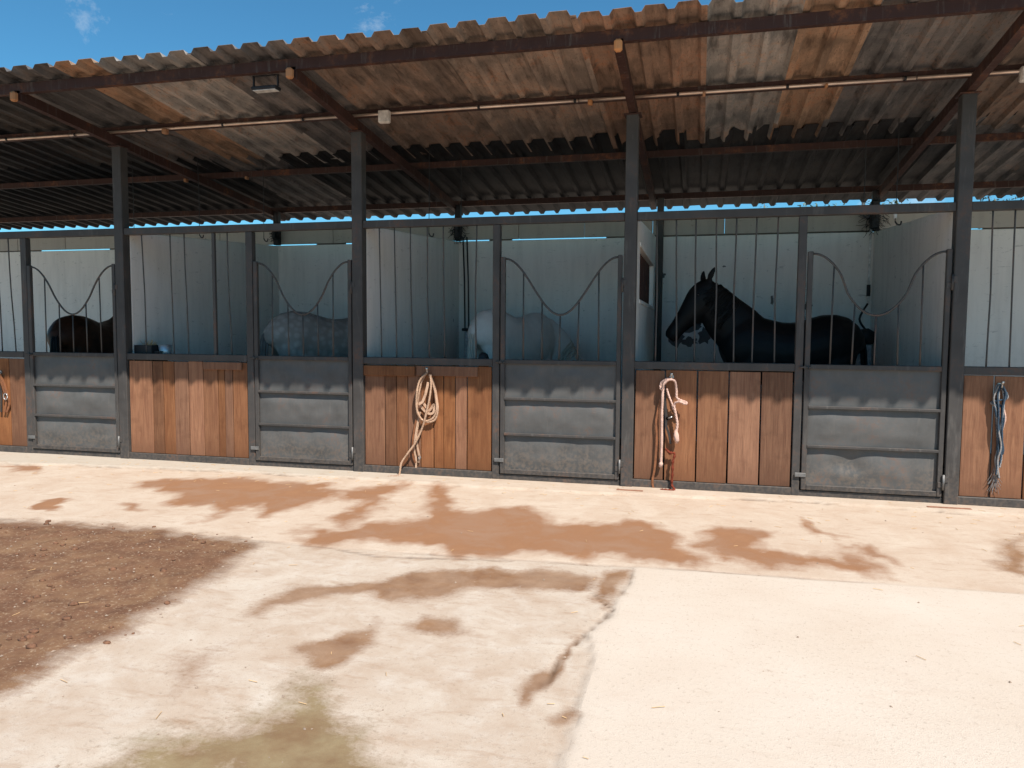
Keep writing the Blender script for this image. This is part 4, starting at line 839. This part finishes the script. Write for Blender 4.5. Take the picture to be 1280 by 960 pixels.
    for i in range(46):
        dy = r.gauss(0, .022); dx = r.gauss(0, .015); L = tail_len*r.uniform(.75, 1.05)
        k = [(-.76, dy*.4, 1.42), (-.85+dx, dy, 1.36), (-.88+dx, dy*1.6, 1.36-L*.35), (-.86+dx*2, dy*2.2, 1.36-L*.7), (-.84+dx*3, dy*2.2, 1.36-L)]
        b.tube(spline(k, 3), [.014*(1-.8*(j/12)**2) for j in range(13)], 5)
    b.build('tail', hair, t, True)['kind'] = 'stuff'
    for s in (-1, 1):
        c = pl+hd*.13+hu*.045+hs*s*.083; bm = bmesh.new(); bmesh.ops.create_icosphere(bm, subdivisions=2, radius=.02, matrix=Matrix.Translation(c))
        me = bpy.data.meshes.new('eye'); bm.to_mesh(me); bm.free(); link('eye', me, M['eye'], t, True)
    return t
UPN = [(.36, 0, 1.36), (.58, 0, 1.47), (.78, 0, 1.64), (.94, 0, 1.80), (1.06, 0, 1.925), (1.13, 0, 1.99)]
horse('black horse in profile facing left behind the bars', (1.0, 1.56, .012), math.pi+.18, (.95, 1, 1.06), M['coat_black'], M['hair_black'],
      [(.36, 0, 1.37), (.56, 0, 1.45), (.76, 0, 1.60), (.90, 0, 1.76), (.98, 0, 1.87), (1.0, 0, 1.93)], (.66, 0, -.75), 1)
horse('dappled grey horse whose rump shows behind the second door from the left', (-4.86, 1.8, .012), .8, 1.08, M['coat_grey'], M['hair_grey'], UPN, (.75, 0, -.6), 1)
LOWN = [(.40, 0, 1.34), (.62, -.04, 1.30), (.80, -.14, 1.14), (.92, -.27, .94), (.99, -.40, .76), (1.02, -.48, .66)]
horse('white horse with its head lowered behind the door beside the coiled tan rope', (-2.36, 2.0, .012), 1.15, (.98, .93, 1.1), M['coat_white'], M['hair_white'], LOWN, (.25, -.2, -1), -1)
horse('dark bay horse with its rump showing behind the leftmost door', (-8.36, 1.42, .012), 1.72, 1.04, M['coat_bay'], M['hair_black'], [(.36, 0, 1.36), (.56, -.07, 1.47), (.74, -.2, 1.62), (.88, -.34, 1.76), (.97, -.46, 1.86), (1.02, -.54, 1.92)], (.55, -.5, -.6), 1)

# ------------------------------------------------------------------ shrubs behind the wall
def shrub(x, y, h, w, n, leaf, lab, seed):
    t = empty('shrub', (x, y, -.05), lab, 'shrub', 'shrubs behind the wall'); r = random.Random(seed)
    b = MB(); tips = []
    for i in range(9):
        a = r.random()*6.28; p = [Vector((0, 0, 0)), Vector((w*.2*math.cos(a), w*.2*math.sin(a), h*.45)), Vector((w*.5*math.cos(a)*r.uniform(.5, 1), w*.5*math.sin(a), h*r.uniform(.85, 1.0)))]
        q = spline(p, 5); b.tube(q, [.035*(1-.85*j/10) for j in range(11)], 5); tips += q[4:]
    b.build('stems', M['bark'], t, True)
    b = MB()
    for i in range(n):
        c = r.choice(tips)+Vector((r.gauss(0, .09)*w, r.gauss(0, .09)*w, r.gauss(0, .07)))
        d = Vector((r.gauss(0, 1), r.gauss(0, 1), r.gauss(.35, .7))).normalized(); s = d.orthogonal().normalized(); s.rotate(Matrix.Rotation(r.random()*6.28, 3, d)); L = r.uniform(.03, .075)
        b.add([c, c+d*L*.5+s*L*.17, c+d*L, c+d*L*.5-s*L*.17], [(0, 1, 2, 3)])
    b.build('foliage', leaf, t)['kind'] = 'stuff'
shrub(.95, 5.2, 3.68, .45, 2200, M['leaf'], 'yellow green shrub tip above the wall left of the middle of the black horse', 1)
shrub(1.75, 5.4, 3.78, .6, 2600, M['leaf'], 'yellow green shrub behind the wall left of the wire tangle', 2)
shrub(2.75, 5.4, 3.74, .7, 3000, M['leaf'], 'broad yellow green shrub behind the wall left of the last post', 3)
shrub(4.55, 5.8, 3.95, 1.2, 6000, M['leaf2'], 'dark green shrub behind the wall at the right edge', 4)
